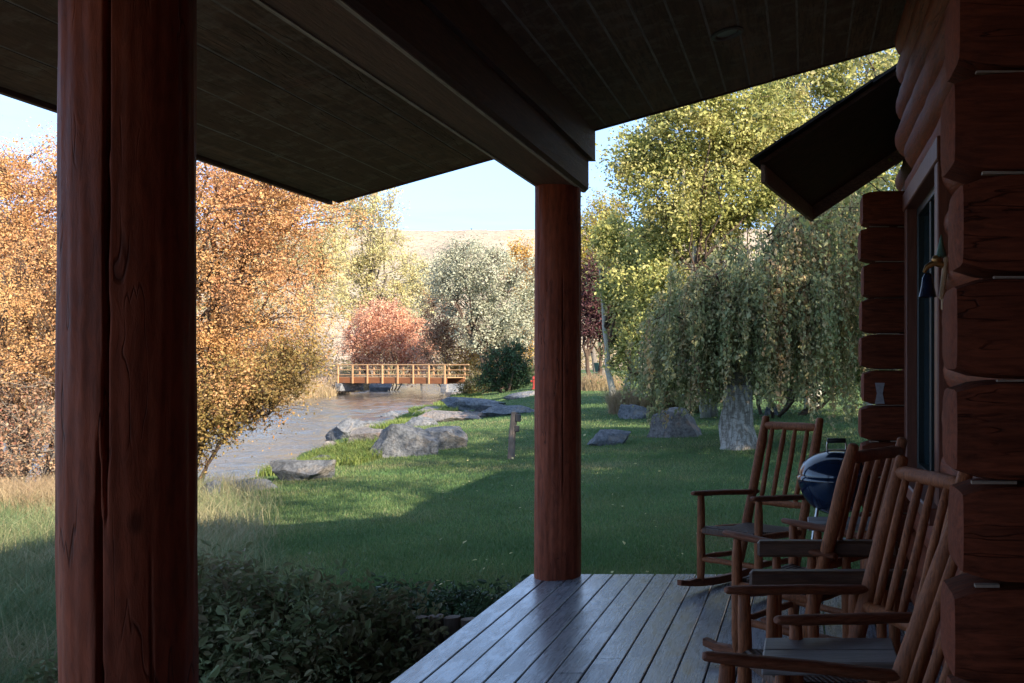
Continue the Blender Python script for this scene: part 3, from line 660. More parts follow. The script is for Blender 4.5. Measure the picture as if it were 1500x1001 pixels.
# ornamental grass clump near the birch
def grass_clump(px, py, label, n=2600, rad=.5, hh=.75):
    b = G(px, py); a = rng.random(n) * 6.28; r = np.sqrt(rng.random(n)) * rad
    P = np.stack((np.cos(a) * r * 1.3, np.sin(a) * r, np.full(n, -.02)), 1)
    V, F = blades(P, rng.uniform(.5, 1, n) * hh, rng.uniform(.004, .008, n), .75, 2)
    o = mesh_obj('grass_clump', V, F, M['G_straw'], None, False, rng.random(len(F))); o.location = b
    tag(o, label, 'grass clump')
grass_clump(938, 606, 'pale feathery grass clump behind the two boulders left of the birch', 4200, .75, .95)
grass_clump(880, 572, 'small tan grass clump at the far edge of the lawn beside the far post', 2000, .8, .9)
b = G(1010, 606)
tree('scrub_bush', 'small yellow and dark green bush between the boulder and the birch trunk', 'bush', b, [(0, 0, .4, .6, .5, .38), (.45, .1, .35, .4, .4, .3), (-.45, .1, .3, .4, .4, .3)], 'L_scrub', 'bark_dark', 170, 5200, .05, .1, .02, 5, 14, stem_spread=.2, trunk_h=.6, crown='foliage', trunkname='stem')
# fallen leaves on the lawn
X, Y = scatter(170, 5.4, 22, 1.2, lambda y: -.55 * y, lambda y: -.02 * y); P = np.stack((X, Y, ground_z(X, Y) + .045), 1)
V, F, t = leaf_mesh(P, .045, None, 1.5)
tag(mesh_obj('fallen_leaves', V, F, M['L_palegold'], None, False, t), 'few pale fallen leaves scattered over the lawn', 'leaves', kind='stuff')

# ------------------------------------------------------------------ boulders
def ico(n):
    import bmesh
    bm = bmesh.new(); bmesh.ops.create_icosphere(bm, subdivisions=n, radius=1); V = np.array([v.co[:] for v in bm.verts]); F = np.array([[v.index for v in f.verts] for f in bm.faces]); bm.free(); return V, F
IV, IF = ico(5)
def boulder(label, loc, dims, seed, mat='rock', rz=0, cuts=17, tilt=0):
    r = np.random.default_rng(seed); V = IV.copy()
    for _ in range(cuts):
        n = r.normal(size=3); n /= np.linalg.norm(n); d = r.uniform(.38, .75); q = np.maximum(0, V @ n - d); V -= q[:, None] * n
    nz = np.array([mnoise.fractal(Vector(v * 1.6 + seed), .9, 2.0, 6) for v in V]); V *= (1 + .10 * nz)[:, None]; n2 = np.array([mnoise.fractal(Vector(v * np.array((5, 5, 14)) + seed), .8, 2.2, 4) for v in V]); V *= (1 + .018 * n2)[:, None]
    lo, hi = V.min(0), V.max(0); V = (V - (lo + hi) / 2) / (hi - lo)
    V *= np.array(dims); V[:, 0] += tilt * V[:, 2]
    o = mesh_obj('boulder', V, IF, M[mat], None, True, None, 38); o.location = (loc[0], loc[1], loc[2] + dims[2] * .18); o.rotation_euler = (0, 0, rz)
    tag(o, label, 'boulder', 'boulders on the lawn and the riverbank')
def boulder_px(label, x0, x1, yt, yb, seed, mat='rock', depth=.7, rz=0, tilt=0, py=None):
    p = G((x0 + x1) / 2, py or yb - 3); s = p[1] / F_; w = (x1 - x0) * s
    boulder(label, (p[0], p[1] + w * depth * .3, p[2]), (w, w * depth, (yb - yt) * s * 1.35), seed, mat, rz, tilt=tilt)
boulder_px('largest steep grey boulder on the near riverbank, in the middle of the lawn edge', 540, 640, 620, 672, 3, 'rock', .55, .15, .3)
boulder_px('low wedge of grey rock leaning against the right side of the largest riverbank boulder', 605, 680, 626, 662, 4, 'rock', .6, .2)
boulder_px('pale flat rock shelf running left from the largest riverbank boulder to the grass spit', 505, 585, 628, 656, 5, 'rockwarm', .6, .3)
boulder_px('dark pointed boulder sitting in the river edge with a wet pale foot', 466, 534, 614, 646, 6, 'rock', .6, 0)
boulder_px('long low grey boulder at the water edge, nearest of the riverbank row', 385, 482, 676, 708, 8, 'rock', .5, .12)
boulder_px('flat dark stone half hidden in grass left of the nearest long boulder', 322, 392, 706, 724, 9, 'rock', .6, .1)
boulder_px('grey stone at the water edge touching the cracked post from behind', 288, 322, 704, 736, 10, 'rock', .7, 0)
boulder_px('small white stone on the grass spit below the rock shelf', 498, 518, 672, 684, 11, 'rockpale', .7)
boulder_px('broad flat slab of grey rock farthest up the near bank below the juniper', 640, 735, 583, 604, 12, 'rock', .5, .2)
boulder_px('grey rock slab on the lawn just above the wooden sign post', 690, 770, 590, 612, 13, 'rock', .5, .2)
boulder_px('long low sunlit rock behind the largest boulder at the waterline', 610, 700, 603, 622, 14, 'rockwarm', .5, .35)
boulder_px('pale boulder beneath the right end of the footbridge', 648, 684, 563, 582, 15, 'rockwarm', .7)
boulder_px('big boulder with a pinkish sunlit top left of the birch trunk', 948, 1034, 596, 644, 17, 'rockwarm', .7, -.1, .25)
boulder_px('rounded grey boulder left of the pink-topped boulder', 903, 952, 594, 617, 18, 'rock', .7)
boulder_px('flat bluish rock slab sunk in the lawn beside the far post', 856, 922, 631, 656, 19, 'rock', .6, .1)
boulder_px('dark shaded rock half hidden under the scrub left of the birch trunk', 965, 1020, 577, 606, 20, 'rock', .7)
boulder_px('small grey rock to the right of the birch trunk', 1118, 1140, 590, 612, 21, 'rock', .7)

for (a_, lab) in (((700, 790, 596, 612, 22, 'rock', .5, .2), 'long flat ledge of grey rock ending at the far post, above the sign post'), ((655, 712, 603, 618, 23, 'rockwarm', .6, .1), 'pale flat rock between the long ledge and the largest boulder'),
                  ((520, 560, 618, 634, 24, 'rock', .7, 0), 'dark rounded rock in the shallows behind the pale rock shelf'), ((590, 640, 612, 628, 25, 'rock', .6, .3), 'small grey rock peeking over the largest riverbank boulder'),
                  ((440, 500, 668, 686, 26, 'rock', .5, .2), 'low wet stone behind the nearest long boulder at the waterline'), ((668, 700, 566, 580, 27, 'rock', .7, 0), 'grey rock at the foot of the juniper by the bridge end'),
                  ((462, 516, 648, 662, 31, 'rockwarm', .6, .1), 'low pale rock in the bright green grass fringe beside the water'), ((412, 456, 690, 704, 32, 'rock', .6, .2), 'small grey stone on the lawn just in front of the nearest long boulder'),
                  ((735, 790, 575, 586, 33, 'rock', .5, .2), 'low grey rock on the lawn below the juniper, partly behind the far post'), ((596, 650, 598, 611, 34, 'rockwarm', .6, .2), 'pale wet rock standing in the river edge beyond the largest boulder'),
                  ((555, 590, 604, 616, 35, 'rock', .7, .3), 'small dark stone surrounded by water in midstream'),
                  ((540, 575, 562, 577, 28, 'rock', .7, 0), 'dark rock under the left end of the footbridge')): boulder_px(lab, *a_)
# ------------------------------------------------------------------ footbridge
def footbridge():
    A = np.array((-24.1, 69.0)); B = np.array((-33.0, 72.6)); L = np.linalg.norm(B - A); ang = math.atan2(*(B - A)[::-1])
    root = thing('footbridge', 'orange-brown timber footbridge with two-rail railings crossing the river', 'bridge', (A[0], A[1], .28), ang)
    W = 1.75   # local x along the bridge, local y from the near side (0) to the far side (-W)
    sgn = -1
    mb = MB()
    for k in range(int(L / .15)): mb.box((k * .15 + .075, sgn * W / 2, .30), (.14, W - .02, .05))
    mb.build('deck', M['bridge'], root)
    for y in (0, sgn * W):
        mb = MB(); mb.box((L / 2, y, .08), (L, .14, .40), None, .01); mb.build('beam', M['bridgebeam'], root)
        for z, hh in ((1.18, .07), (.82, .05), (.47, .05)):
            mb = MB(); mb.box((L / 2 - .1, y + (.05 if y == 0 else -.05), z), (L + .5, .06 if z < 1 else .14, hh), None, .006); mb.build('rail', M['bridge'], root)
        for k in range(8):
            mb = MB(); mb.box((.05 + k * (L - .1) / 7, y - (.0 if y == 0 else 0) + (.115 if y == 0 else -.115), .50), (.10, .08, 1.28), None, .008); mb.build('post', M['bridge'], root)
    for x in (.1, L - .1):
        mb = MB(); mb.box((x, sgn * W / 2, -.42), (.5, W + .4, .56), None, .03); mb.build('abutment', M['rock'], root)
footbridge()

# ------------------------------------------------------------------ small things on the lawn
def sign_post():
    b = G(748, 674); s = b[1] / F_; h = 70 * s
    root = thing('sign_post', 'short leaning brown wooden post with two small dark boxes on its right side', 'post', tuple(b), .3)
    mb = MB(); mb.tube([(0, 0, -.2), (.03, 0, h * .5), (.07, 0, h)], [.07, .065, .06], 8, jit=.1); mb.build('post', M['greywood'], root, True, 40)
    mb = MB(); mb.box((.135, -.02, h - .11), (.11, .11, .15), None, .012); mb.build('box', M['sign'], root)
    mb = MB(); mb.box((.115, -.02, h - .32), (.09, .10, .12), None, .012); mb.build('box', M['sign'], root)
sign_post()
def hydrant():
    b = G(783, 562); b = at(783, 38); root = thing('red_hydrant', 'small red standpipe at the far edge of the lawn left of the far post', 'hydrant', tuple(b))
    mb = MB(); mb.lathe([(.0, 0), (.17, 0), (.17, .06), (.11, .08), (.11, .55), (.14, .57), (.14, .62), (.10, .70), (.04, .76), (0, .77)], 20); mb.build('body', M['redpaint'], root, True, 40)
    for sx in (-1, 1):
        mb = MB(); mb.tube([(sx * .1, 0, .45), (sx * .2, 0, .45)], .06, 12); mb.build('outlet', M['redpaint'], root, True, 40)
hydrant()
def lawn_chair():
    b = at(866, 33); root = thing('lawn_chair', 'green garden chair with red legs far off beside the plum tree', 'chair', tuple(b), 2.2)
    mb = MB(); mb.box((0, 0, .42), (.55, .5, .05), None, .01); mb.build('seat', M['greenpaint'], root)
    mb = MB(); Mt = Matrix.Rotation(-.2, 3, 'X')
    for k in range(5): mb.box((-.22 + k * .11, -.32, .78), (.09, .025, .7), Mt, .005)
    mb.build('backrest', M['greenpaint'], root)
    for sx in (-1, 1):
        mb = MB(); mb.box((sx * .32, 0, .64), (.1, .62, .03), None, .006); mb.build('armrest', M['greenpaint'], root)
        for sy in (-1, 1):
            mb = MB(); mb.box((sx * .28, sy * .22, .2), (.06, .06, .42), None, .006); mb.build('leg', M['redpaint'], root)
lawn_chair()
def edging():
    root = thing('log_edging', 'row of short weathered log stakes beside the deck under the low shrub', 'edging', (-2.3, 6.2, -.45))
    for k in range(8):
        x = -.42 + k * .098; mb = MB(); hh = .40 + rng.normal() * .008
        mb.tube([(x, rng.normal() * .008, -.1), (x + .004, 0, hh * .5), (x, 0, hh)], [.05, .049, .047], 12, jit=.12); mb.build('stake', M['greywood'], root, True, 40)
edging()

# ------------------------------------------------------------------ cabin
cabin = thing('log_cabin', 'reddish log cabin with a roofed porch, timber deck and round log posts', 'cabin', (0, 0, 0))
FARY = 7.23
# deck
mb = MB(); x = -1.93; bw = .146
while x < .95:
    y0 = -5.0
    for y1 in (rng.uniform(-.2, .6), rng.uniform(1.5, 5.5), FARY + rng.normal() * .002):
        mb.box((x + bw / 2, (y0 + y1) / 2, -.019 + rng.normal() * .0008), (bw - .008, y1 - y0 - .003, .038), None, .0035); y0 = y1
    x += bw
dk = mb.build('deck', M['deck'], cabin)
mb = MB(); mb.box((-1.90, 1.1, -.145), (.04, 12.1, .20)); mb.box((-.5, FARY - .06, -.145), (2.76, .04, .20))
for xx in (-1.2, -.4, .4): mb.box((xx, 1.1, -.14), (.05, 12., .18))
for xx in (-1.7, -.4, .6):
    for yy in (0., 2.3, 4.6, 6.9): mb.box((xx, yy, -.42), (.14, .14, .36))
mb.build('deck_frame', M['greywood'], dk)

# posts
def log_post(X0, Y0, z1, r, cracks, seed, label):
    n, m = 260, 150; zz = np.linspace(0.0, z1, m); aa = np.linspace(0, 2 * math.pi, n, endpoint=False); V = np.zeros((m, n, 3))
    for i, z in enumerate(zz):
        for j, a in enumerate(aa):
            q = Vector((math.cos(a) * 1.2, math.sin(a) * 1.2, z * .8 + seed)); rr = r * (1 + .028 * mnoise.noise(q) + .012 * mnoise.noise(q * 4.3)) * (1.02 - .02 * z / z1)
            rr += .004 * mnoise.noise(Vector((math.cos(a) * 6, math.sin(a) * 6, z * 2.2 + seed)))
            for (a0, z0, z2, wd, dp) in cracks:
                if z0 < z < z2:
                    ac = a0 + .05 * mnoise.noise(Vector((z * 1.1, seed, 0))) + .012 * mnoise.noise(Vector((z * 9, seed, 4))); f = min(1, (z - z0) / .25, (z2 - z) / .25)
                    da = abs((a - ac + math.pi) % (2 * math.pi) - math.pi) * r
                    if da < wd * f: rr -= dp * f * (1 - (da / (wd * f)) ** 2)
            V[i, j] = (math.cos(a) * rr, math.sin(a) * rr, z)
    ii = np.arange(m * n).reshape(m, n); F = np.stack((ii[:-1], np.roll(ii[:-1], -1, 1), np.roll(ii[1:], -1, 1), ii[1:]), -1).reshape(-1, 4)
    o = mesh_obj('porch_post', V.reshape(-1, 3), F, M['post'], cabin, True); o.location = (X0, Y0, 0); o['label'] = label
    return o
# camera-facing side of a post is at angle -90 deg
log_post(-1.655, 2.51, 2.76, .141, [(R(-74), 1.05, 2.95, .0065, .05), (R(-80), -.4, 1.36, .0065, .05), (R(-38), .3, 1.1, .003, .012)], 1.3, 'near round log post with a long dark crack')
log_post(-1.722, 7.16, 2.72, .157, [(R(-90 + 25), .5, 2.2, .005, .02), (R(-90 - 40), 1.5, 2.6, .004, .015)], 5.7, 'far round log post at the deck corner')

# porch roof
SL = .28
def soffit(X): return 3.165 + SL * (X + 1.52)
ROOFY = 7.36
rot = Matrix.Rotation(-math.atan(SL), 3, 'Y')
mb = MB(); x = -3.38; k = 0
while x < .66:
    wdt = .255 if x < -1.75 else .172; gp = .012 if x < -1.75 else .015; y0 = -6.0; zt = soffit(x + wdt / 2) + .012
    for y1 in sorted((rng.uniform(-1, 2.0), rng.uniform(3.0, 6.3), ROOFY)):
        mb.box((x + wdt / 2, (y0 + y1) / 2, zt + rng.normal() * .0012), (wdt / math.cos(math.atan(SL)) - gp, y1 - y0 - .004, .024), rot); y0 = y1
    x += wdt
roof = mb.build('porch_ceiling', M['ceil'], cabin)
mb = MB(); cx = (-3.38 + 4.0) / 2; mb.box((cx, (-6.0 + ROOFY) / 2, soffit(cx) + .0475), ((4.0 + 3.38) / math.cos(math.atan(SL)), ROOFY + 6.0 - .02, .088), rot); mb.build('ceiling_lath', M['ceilgap'], roof)
mb = MB(); mb.box((cx, (-6.0 + ROOFY) / 2, soffit(cx) + .125), ((4.0 + 3.42) / math.cos(math.atan(SL)), ROOFY + 6.0, .10), rot)
rot2 = Matrix.Rotation(math.atan(SL), 3, 'Y'); cx2 = 6.1; mb.box((cx2, (-6.0 + ROOFY) / 2, soffit(4.0) + .12 - SL * 2.1), (4.2 / math.cos(math.atan(SL)), ROOFY + 6.0 - .01, .12), rot2)
mb.build('roof', M['shingle'], cabin)
mb = MB(); mb.box((-3.405, (-6.0 + ROOFY) / 2, soffit(-3.4) + .055), (.03, ROOFY + 6.0, .13))
mb.box(((-3.38 + .66) / 2, ROOFY + .014, soffit((-3.38 + .66) / 2) + .06), ((.66 + 3.38) / math.cos(math.atan(SL)), .028, .13), rot); mb.build('fascia', M['beam'], cabin)

# beam: two stacked timbers with pale strips along the bottom edges of the lower one
mb = MB(); x0, x1, z0, z1 = -1.885, -1.545, 2.715, 2.945; c = .022
pr = [(x0 + c, z0), (x1 - c, z0), (x1, z0 + c), (x1, z1), (x0, z1), (x0, z0 + c)]
ya, yb = -5.9, ROOFY - .02
V = [(p[0], ya, p[1]) for p in pr] + [(p[0], yb, p[1]) for p in pr]
mb.add(V, [(0, 6, 7, 1), (2, 8, 9, 3), (3, 9, 10, 4), (4, 10, 11, 5), (0, 1, 2, 3, 4, 5), (11, 10, 9, 8, 7, 6)]); beam = mb.build('porch_beam', M['beam'], cabin)
mb = MB(); mb.add(V, [(1, 7, 8, 2), (5, 11, 6, 0)]); mb.build('chamfer', M['beam'], beam)
for xa in (x0 + .032, x1 - .032): mb = MB(); mb.box((xa, (ya + yb) / 2, z0 - .002), (.022, yb - ya - .01, .006)); mb.build('edge_strip', M['beamedge'], beam)
mb = MB(); x0, x1, z0 = -1.86, -1.51, 2.947
V = []
for y in (ya, ROOFY + .045): V += [(x0, y, z0), (x1, y, z0), (x1, y, soffit(x1) - .002), (x0, y, soffit(x0) - .002)]
mb.add(V, [(0, 4, 5, 1), (1, 5, 6, 2), (2, 6, 7, 3), (3, 7, 4, 0), (0, 1, 2, 3), (7, 6, 5, 4)]); mb.build('porch_beam', M['beam'], cabin)

# ceiling downlight
dl = bpy.data.objects.new('downlight', None); 
mb = MB(); mb.lathe([(.07, .004), (.10, .004), (.102, -.006), (.085, -.012), (.075, -.008), (.07, .004)], 32); d = mb.build('downlight', M['lamprim'], cabin, True, 40)
bpy.data.objects.remove(dl)
lx, ly = -.46, 6.12; d.location = (lx, ly, soffit(lx) - .004); d.rotation_euler = (0, -math.atan(SL), 0)
mb = MB(); mb.lathe([(0, .001), (.04, .0), (.075, .004)], 28); mb.build('lens', M['lampglass'], d, True)

# log walls
P_ = .224
def wall_log(mb, a, b, r, seed, axis, flat=.98, n=20, step=.16):
    a = np.array(a, float); b = np.array(b, float); m = max(3, int(np.linalg.norm(b - a) / step)); pts = a + (b - a) * np.linspace(0, 1, m)[:, None]
    pts = pts + np.array([[0 if axis == 'x' else .006 * mnoise.noise(Vector((i * .5, seed, 0))), .006 * mnoise.noise(Vector((i * .5, seed, 3))) if axis == 'x' else 0, .005 * mnoise.noise(Vector((i * .5, seed, 7)))] for i in range(m)])
    mb.tube(pts, [r * (1 + .05 * mnoise.noise(Vector((i * .37, seed, 1.7)))) for i in range(m)], n, flat, .06, True, None, (0, 0, 1))
WX = .755
WY0, WY1, WZ0, WZ1 = 4.72, 6.30, .82, 2.42
mb = MB()
for k in range(17):
    z = .11 + k * P_
    if z > 3.72: break
    segs = [(-5, 6.36)]
    if WZ0 - .06 < z < WZ1 + .08: segs = [(-5, WY0 - .01), (WY1 + .01, 6.36)]
    if z > 2.80: segs = [(-5, 7.0 + .05 * math.sin(k * 2))]
    for s0, s1 in segs: wall_log(mb, (WX, s0, z), (WX, s1, z), .134 if z > 2.4 else .122 + .008 * math.sin(k * 1.9), k * 3.1 + s0, 'y', 1.0)
sw = mb.build('side_wall', M['wall_log'], cabin, True, 50); sw['label'] = 'log wall running along the porch with a tall window'
mb = MB()
for (ya_, yb_, za_, zb_) in ((-5, WY0, 0, 3.7), (WY1, 6.36, 0, 3.7), (WY0, WY1, 0, WZ0), (WY0, WY1, WZ1, 3.7)): mb.box((WX + .05, (ya_ + yb_) / 2, (za_ + zb_) / 2), (.05, yb_ - ya_ - .001, zb_ - za_ - .001))
mb.build('chinking', M['cross_log'], sw)
def cross_wall(Y0, xl, xr, zmax, ry, lab):
    mb = MB(); me = MB()
    for k in range(16):
        z = .215 - P_ + k * P_
        if z > zmax: break
        j = .010 * math.sin(k * 2.3 + Y0); x0 = xl + j; hg = .1105 + .0018 * math.sin(k * 1.7 + Y0)
        # D-shaped hewn log: flat faces front and back, rounded edges
        pr = [(-ry, -.080), (-ry * .93, -.104), (-ry * .6, -hg), (ry * .6, -hg), (ry * .93, -.104), (ry, -.080), (ry * 1.03, 0), (ry, .080), (ry * .93, .104), (ry * .6, hg), (-ry * .6, hg), (-ry * .93, .104), (-ry, .080), (-ry * 1.04, 0)]
        m = max(8, int((xr - x0) / .045)); V = []
        for i in range(m):
            x = x0 + (xr - x0) * i / (m - 1)
            ef = (.80, .94, .99)[i] if i < 3 else 1.0
            for (py, pz) in pr: V.append((x, Y0 + py * (.5 + .5 * ef) * (1 + .03 * mnoise.noise(Vector((x * 2, k, pz * 5)))), z + pz * ef * (1 + .055 * mnoise.noise(Vector((x * 2.2, k * 2.7, 1 if pz > 0 else 2))))))
        n = len(pr); mb.add(V, [(i * n + q, (i + 1) * n + q, (i + 1) * n + (q + 1) % n, i * n + (q + 1) % n) for i in range(m - 1) for q in range(n)])
        # slightly domed sawn end
        E = [V[q] for q in range(n)] + [(x0 - .008, Y0 + py * .62, z + pz * .6) for (py, pz) in pr] + [(x0 - .010, Y0, z)]
        me.add(E, [(q, (q + 1) % n, n + (q + 1) % n, n + q) for q in range(n)] + [(n + q, n + (q + 1) % n, 2 * n) for q in range(n)])
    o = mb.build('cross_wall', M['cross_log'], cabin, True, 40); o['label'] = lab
    me.build('log_end', M['log_end'], o, True, 40)
    cb = MB()
    for k in range(16):
        z = .215 - P_ * 1.5 + k * P_ + P_
        if z > zmax - .1: break
        xa = xl + rng.uniform(.03, .10)
        while xa < min(xr, .95) - .1:
            xb = xa + rng.uniform(.05, .22); cb.box(((xa + xb) / 2, Y0 - ry * .72, z + rng.normal() * .002), (xb - xa, .02, rng.uniform(.004, .009)), None, 0); xa = xb + rng.uniform(.02, .16)
    cb.build('chinking', M['chink'], o); return o
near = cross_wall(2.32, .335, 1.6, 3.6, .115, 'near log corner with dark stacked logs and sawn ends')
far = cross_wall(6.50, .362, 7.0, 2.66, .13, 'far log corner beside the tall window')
# the far gable above the corner, the hidden sides of the cabin and the unseen wing added to carry and shade the awning
mb = MB()
for k in range(12, 18):
    z = .215 - P_ + k * P_; x0 = max(.95, (z - soffit(0) - .05) / SL + .2); x1 = min(7.0, 8 - x0 + .2)
    if x1 - x0 > .4: wall_log(mb, (x0, 6.5, z), (x1, 6.5, z), .125, k * 1.7, 'x', 1.0, 14, .4)
for k in range(16): wall_log(mb, (7.0, -5, .02 + k * P_), (7.0, 6.8, .02 + k * P_), .126, k * 2.1, 'y', 1.0, 12, .6)
for k in range(16): wall_log(mb, (-2.0, -5, .15 + k * P_), (7.2, -5, .15 + k * P_), .126, k * 2.9, 'x', 1.0, 12, .6)  # unseen wall behind the camera, carried across the porch to darken it
mb.build('gable_wall', M['cross_log'], cabin, True, 50)
mb = MB()
for k in range(17):
    z = -.25 + k * P_; wall_log(mb, (1.05, 6.64, z), (1.05, 10.4, z), .126, k * 1.3, 'y', 1.0, 14, .4); wall_log(mb, (1.0, 10.35, z + .11), (4.4, 10.35, z + .11), .126, k * 1.1, 'x', 1.0, 12, .5)
mb.build('wing_wall', M['cross_log'], cabin, True, 50)
mb = MB(); V = []
for yy in (6.62, 10.5): V += [(.93, yy, 3.62), (2.9, yy, 5.5), (4.9, yy, 3.62), (4.9, yy, 3.5), (2.9, yy, 5.3), (.93, yy, 3.5)]  # added roof out of view, ridge height set by its shade on the lawn
mb.add(V, [(0, 1, 7, 6), (1, 2, 8, 7), (2, 3, 9, 8), (3, 4, 10, 9), (4, 5, 11, 10), (5, 0, 6, 11), (0, 5, 4, 1), (1, 4, 3, 2), (6, 7, 10, 11), (7, 8, 9, 10)]); mb.build('added_wing_roof', M['shingle'], cabin)
mb = MB()
for yy in (6.66, 10.44): mb.add([(1.0, yy, 3.5), (4.8, yy, 3.5), (2.9, yy, 5.25)], [(0, 1, 2)])
mb.build('added_wing_gable', M['cross_log'], cabin)
# metal plate on the far corner log
mb = MB(); V = []; px_, pz_ = .470, 1.30
for yy in (6.362, 6.374): V += [(px_ - .03, yy, pz_ - .065), (px_ + .03, yy, pz_ - .065), (px_ + .018, yy, pz_), (px_ + .03, yy, pz_ + .065), (px_ - .03, yy, pz_ + .065), (px_ - .018, yy, pz_)]
mb.add(V, [(0, 1, 2, 3, 4, 5), (11, 10, 9, 8, 7, 6)] + [(q, 6 + q, 6 + (q + 1) % 6, (q + 1) % 6) for q in range(6)]); mb.build('wall_plate', M['flag'], far)

# window (in the plane of the side wall)
y0, y1, z0, z1 = WY0, WY1, WZ0, WZ1; fx = .635
wb = MB(); tw = .12
wb.box((fx + .07, y0 + tw / 2, (z0 + z1) / 2), (.18, tw, z1 - z0), None, .006); wb.box((fx + .07, y1 - tw / 2, (z0 + z1) / 2), (.18, tw, z1 - z0), None, .006)
wb.box((fx + .068, (y0 + y1) / 2, z1 + .055), (.19, y1 - y0 + .06, .11), None, .006); wb.box((fx + .05, (y0 + y1) / 2, z0 - .04), (.24, y1 - y0 + .08, .08), None, .008)
win = wb.build('window', M['trim'], cabin)
wb = MB(); gx = fx + .075
for (c, dd) in (((gx, y0 + tw + .025, (z0 + z1) / 2), (.06, .05, z1 - z0)), ((gx, y1 - tw - .025, (z0 + z1) / 2), (.06, .05, z1 - z0)), ((gx, (y0 + y1) / 2, z1 - .025), (.06, y1 - y0 - 2 * tw - .1, .05)), ((gx, (y0 + y1) / 2, z0 + .035), (.06, y1 - y0 - 2 * tw - .1, .07)), ((gx - .003, (y0 + y1) / 2, (z0 + z1) / 2), (.06, .045, z1 - z0 - .12))): wb.box(c, dd, None, .004)
wb.build('sash', M['sash'], win)
wb = MB(); wb.box((gx + .012, (y0 + y1) / 2, (z0 + z1) / 2), (.008, y1 - y0 - 2 * tw, z1 - z0 - .04)); wb.build('pane', M['glass'], win)

# awning over the end of the cabin
P1 = np.array((-.33, 7.80, 3.00)); P2 = np.array((.90, 7.80, 3.82)); P4 = np.array((.06, 9.95, 3.00)); P3 = P4 + (P2 - P1) * 1.15
nn = np.cross(P4 - P1, P2 - P1); nn /= np.linalg.norm(nn); nn = nn if nn[2] > 0 else -nn
def slab(mb, q, lo, hi):
    V = [p + nn * lo for p in q] + [p + nn * hi for p in q]; mb.add(V, [(0, 1, 2, 3), (7, 6, 5, 4), (0, 4, 5, 1), (1, 5, 6, 2), (2, 6, 7, 3), (3, 7, 4, 0)])
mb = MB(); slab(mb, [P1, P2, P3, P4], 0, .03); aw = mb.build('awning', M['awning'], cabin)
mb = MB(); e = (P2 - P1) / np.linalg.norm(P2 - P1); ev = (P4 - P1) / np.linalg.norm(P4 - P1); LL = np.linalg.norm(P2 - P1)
for k in range(4):
    s0, s1 = k * LL / 4 - .05, (k + 1) * LL / 4 + .03
    slab(mb, [P1 + e * s0 - ev * .05, P1 + e * s1 - ev * .05, P4 + e * s1 + ev * .05, P4 + e * s0 + ev * .05], .033 + .018 * (k % 2 == 0) * .3 + .006 * (3 - k), .055 + .006 * (3 - k))
mb.build('shingles', M['shingle'], aw)
mb = MB()
for (p, q) in ((P1, P4), (P4, P3)):
    V = []; up = np.array((0, 0, .145)); t = np.cross(q - p, (0, 0, 1.)); t /= np.linalg.norm(t)
    for o in (0, 1): V += [p - up * .92 + t * .03 * o, q - up * .92 + t * .03 * o, q - up * 0 + t * .03 * o, p - up * 0 + t * .03 * o]
    mb.add(V, [(0, 1, 2, 3), (7, 6, 5, 4), (0, 4, 5, 1), (1, 5, 6, 2), (2, 6, 7, 3), (3, 7, 4, 0)])
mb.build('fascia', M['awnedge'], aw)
# wall bell
bell = thing('wall_bell', 'dark blue bell on a brass arm with a cream wooden hanger beside the window', 'bell', (.645, 4.52, 1.885)); bell.scale = (.8, .8, .8)
mb = MB(); mb.box((-.035, 0, -.03), (.03, .05, .24), Matrix.Rotation(.12, 3, 'Y'), .01); mb.box((-.04, .0, -.17), (.02, .03, .07), None, .005); mb.build('hanger', M['cream'], bell)
mb = MB(); mb.lathe([(.002, .19), (.012, .15), (.03, .07), (.034, .065), (0, .065)], 20, (-.05, 0, .02)); mb.build('cap', M['verdigris'], bell, True, 40)
mb = MB(); mb.tube([(-.03, 0, .04), (-.09, 0, .055), (-.13, 0, .03), (-.145, 0, .0)], [.022, .018, .015, .01], 10); mb.lathe([(0, .03), (.022, .02), (.03, 0), (.022, -.02), (0, -.03)], 16, (-.075, 0, .07)); mb.build('arm', M['brass'], bell, True, 50)
mb = MB(); mb.lathe([(0, .075), (.018, .07), (.03, .045), (.036, 0), (.046, -.045), (.05, -.06), (.046, -.06), (.03, -.02), (0, .03)], 28, (-.125, 0, -.075)); mb.build('bell', M['bluebell'], bell, True, 50)

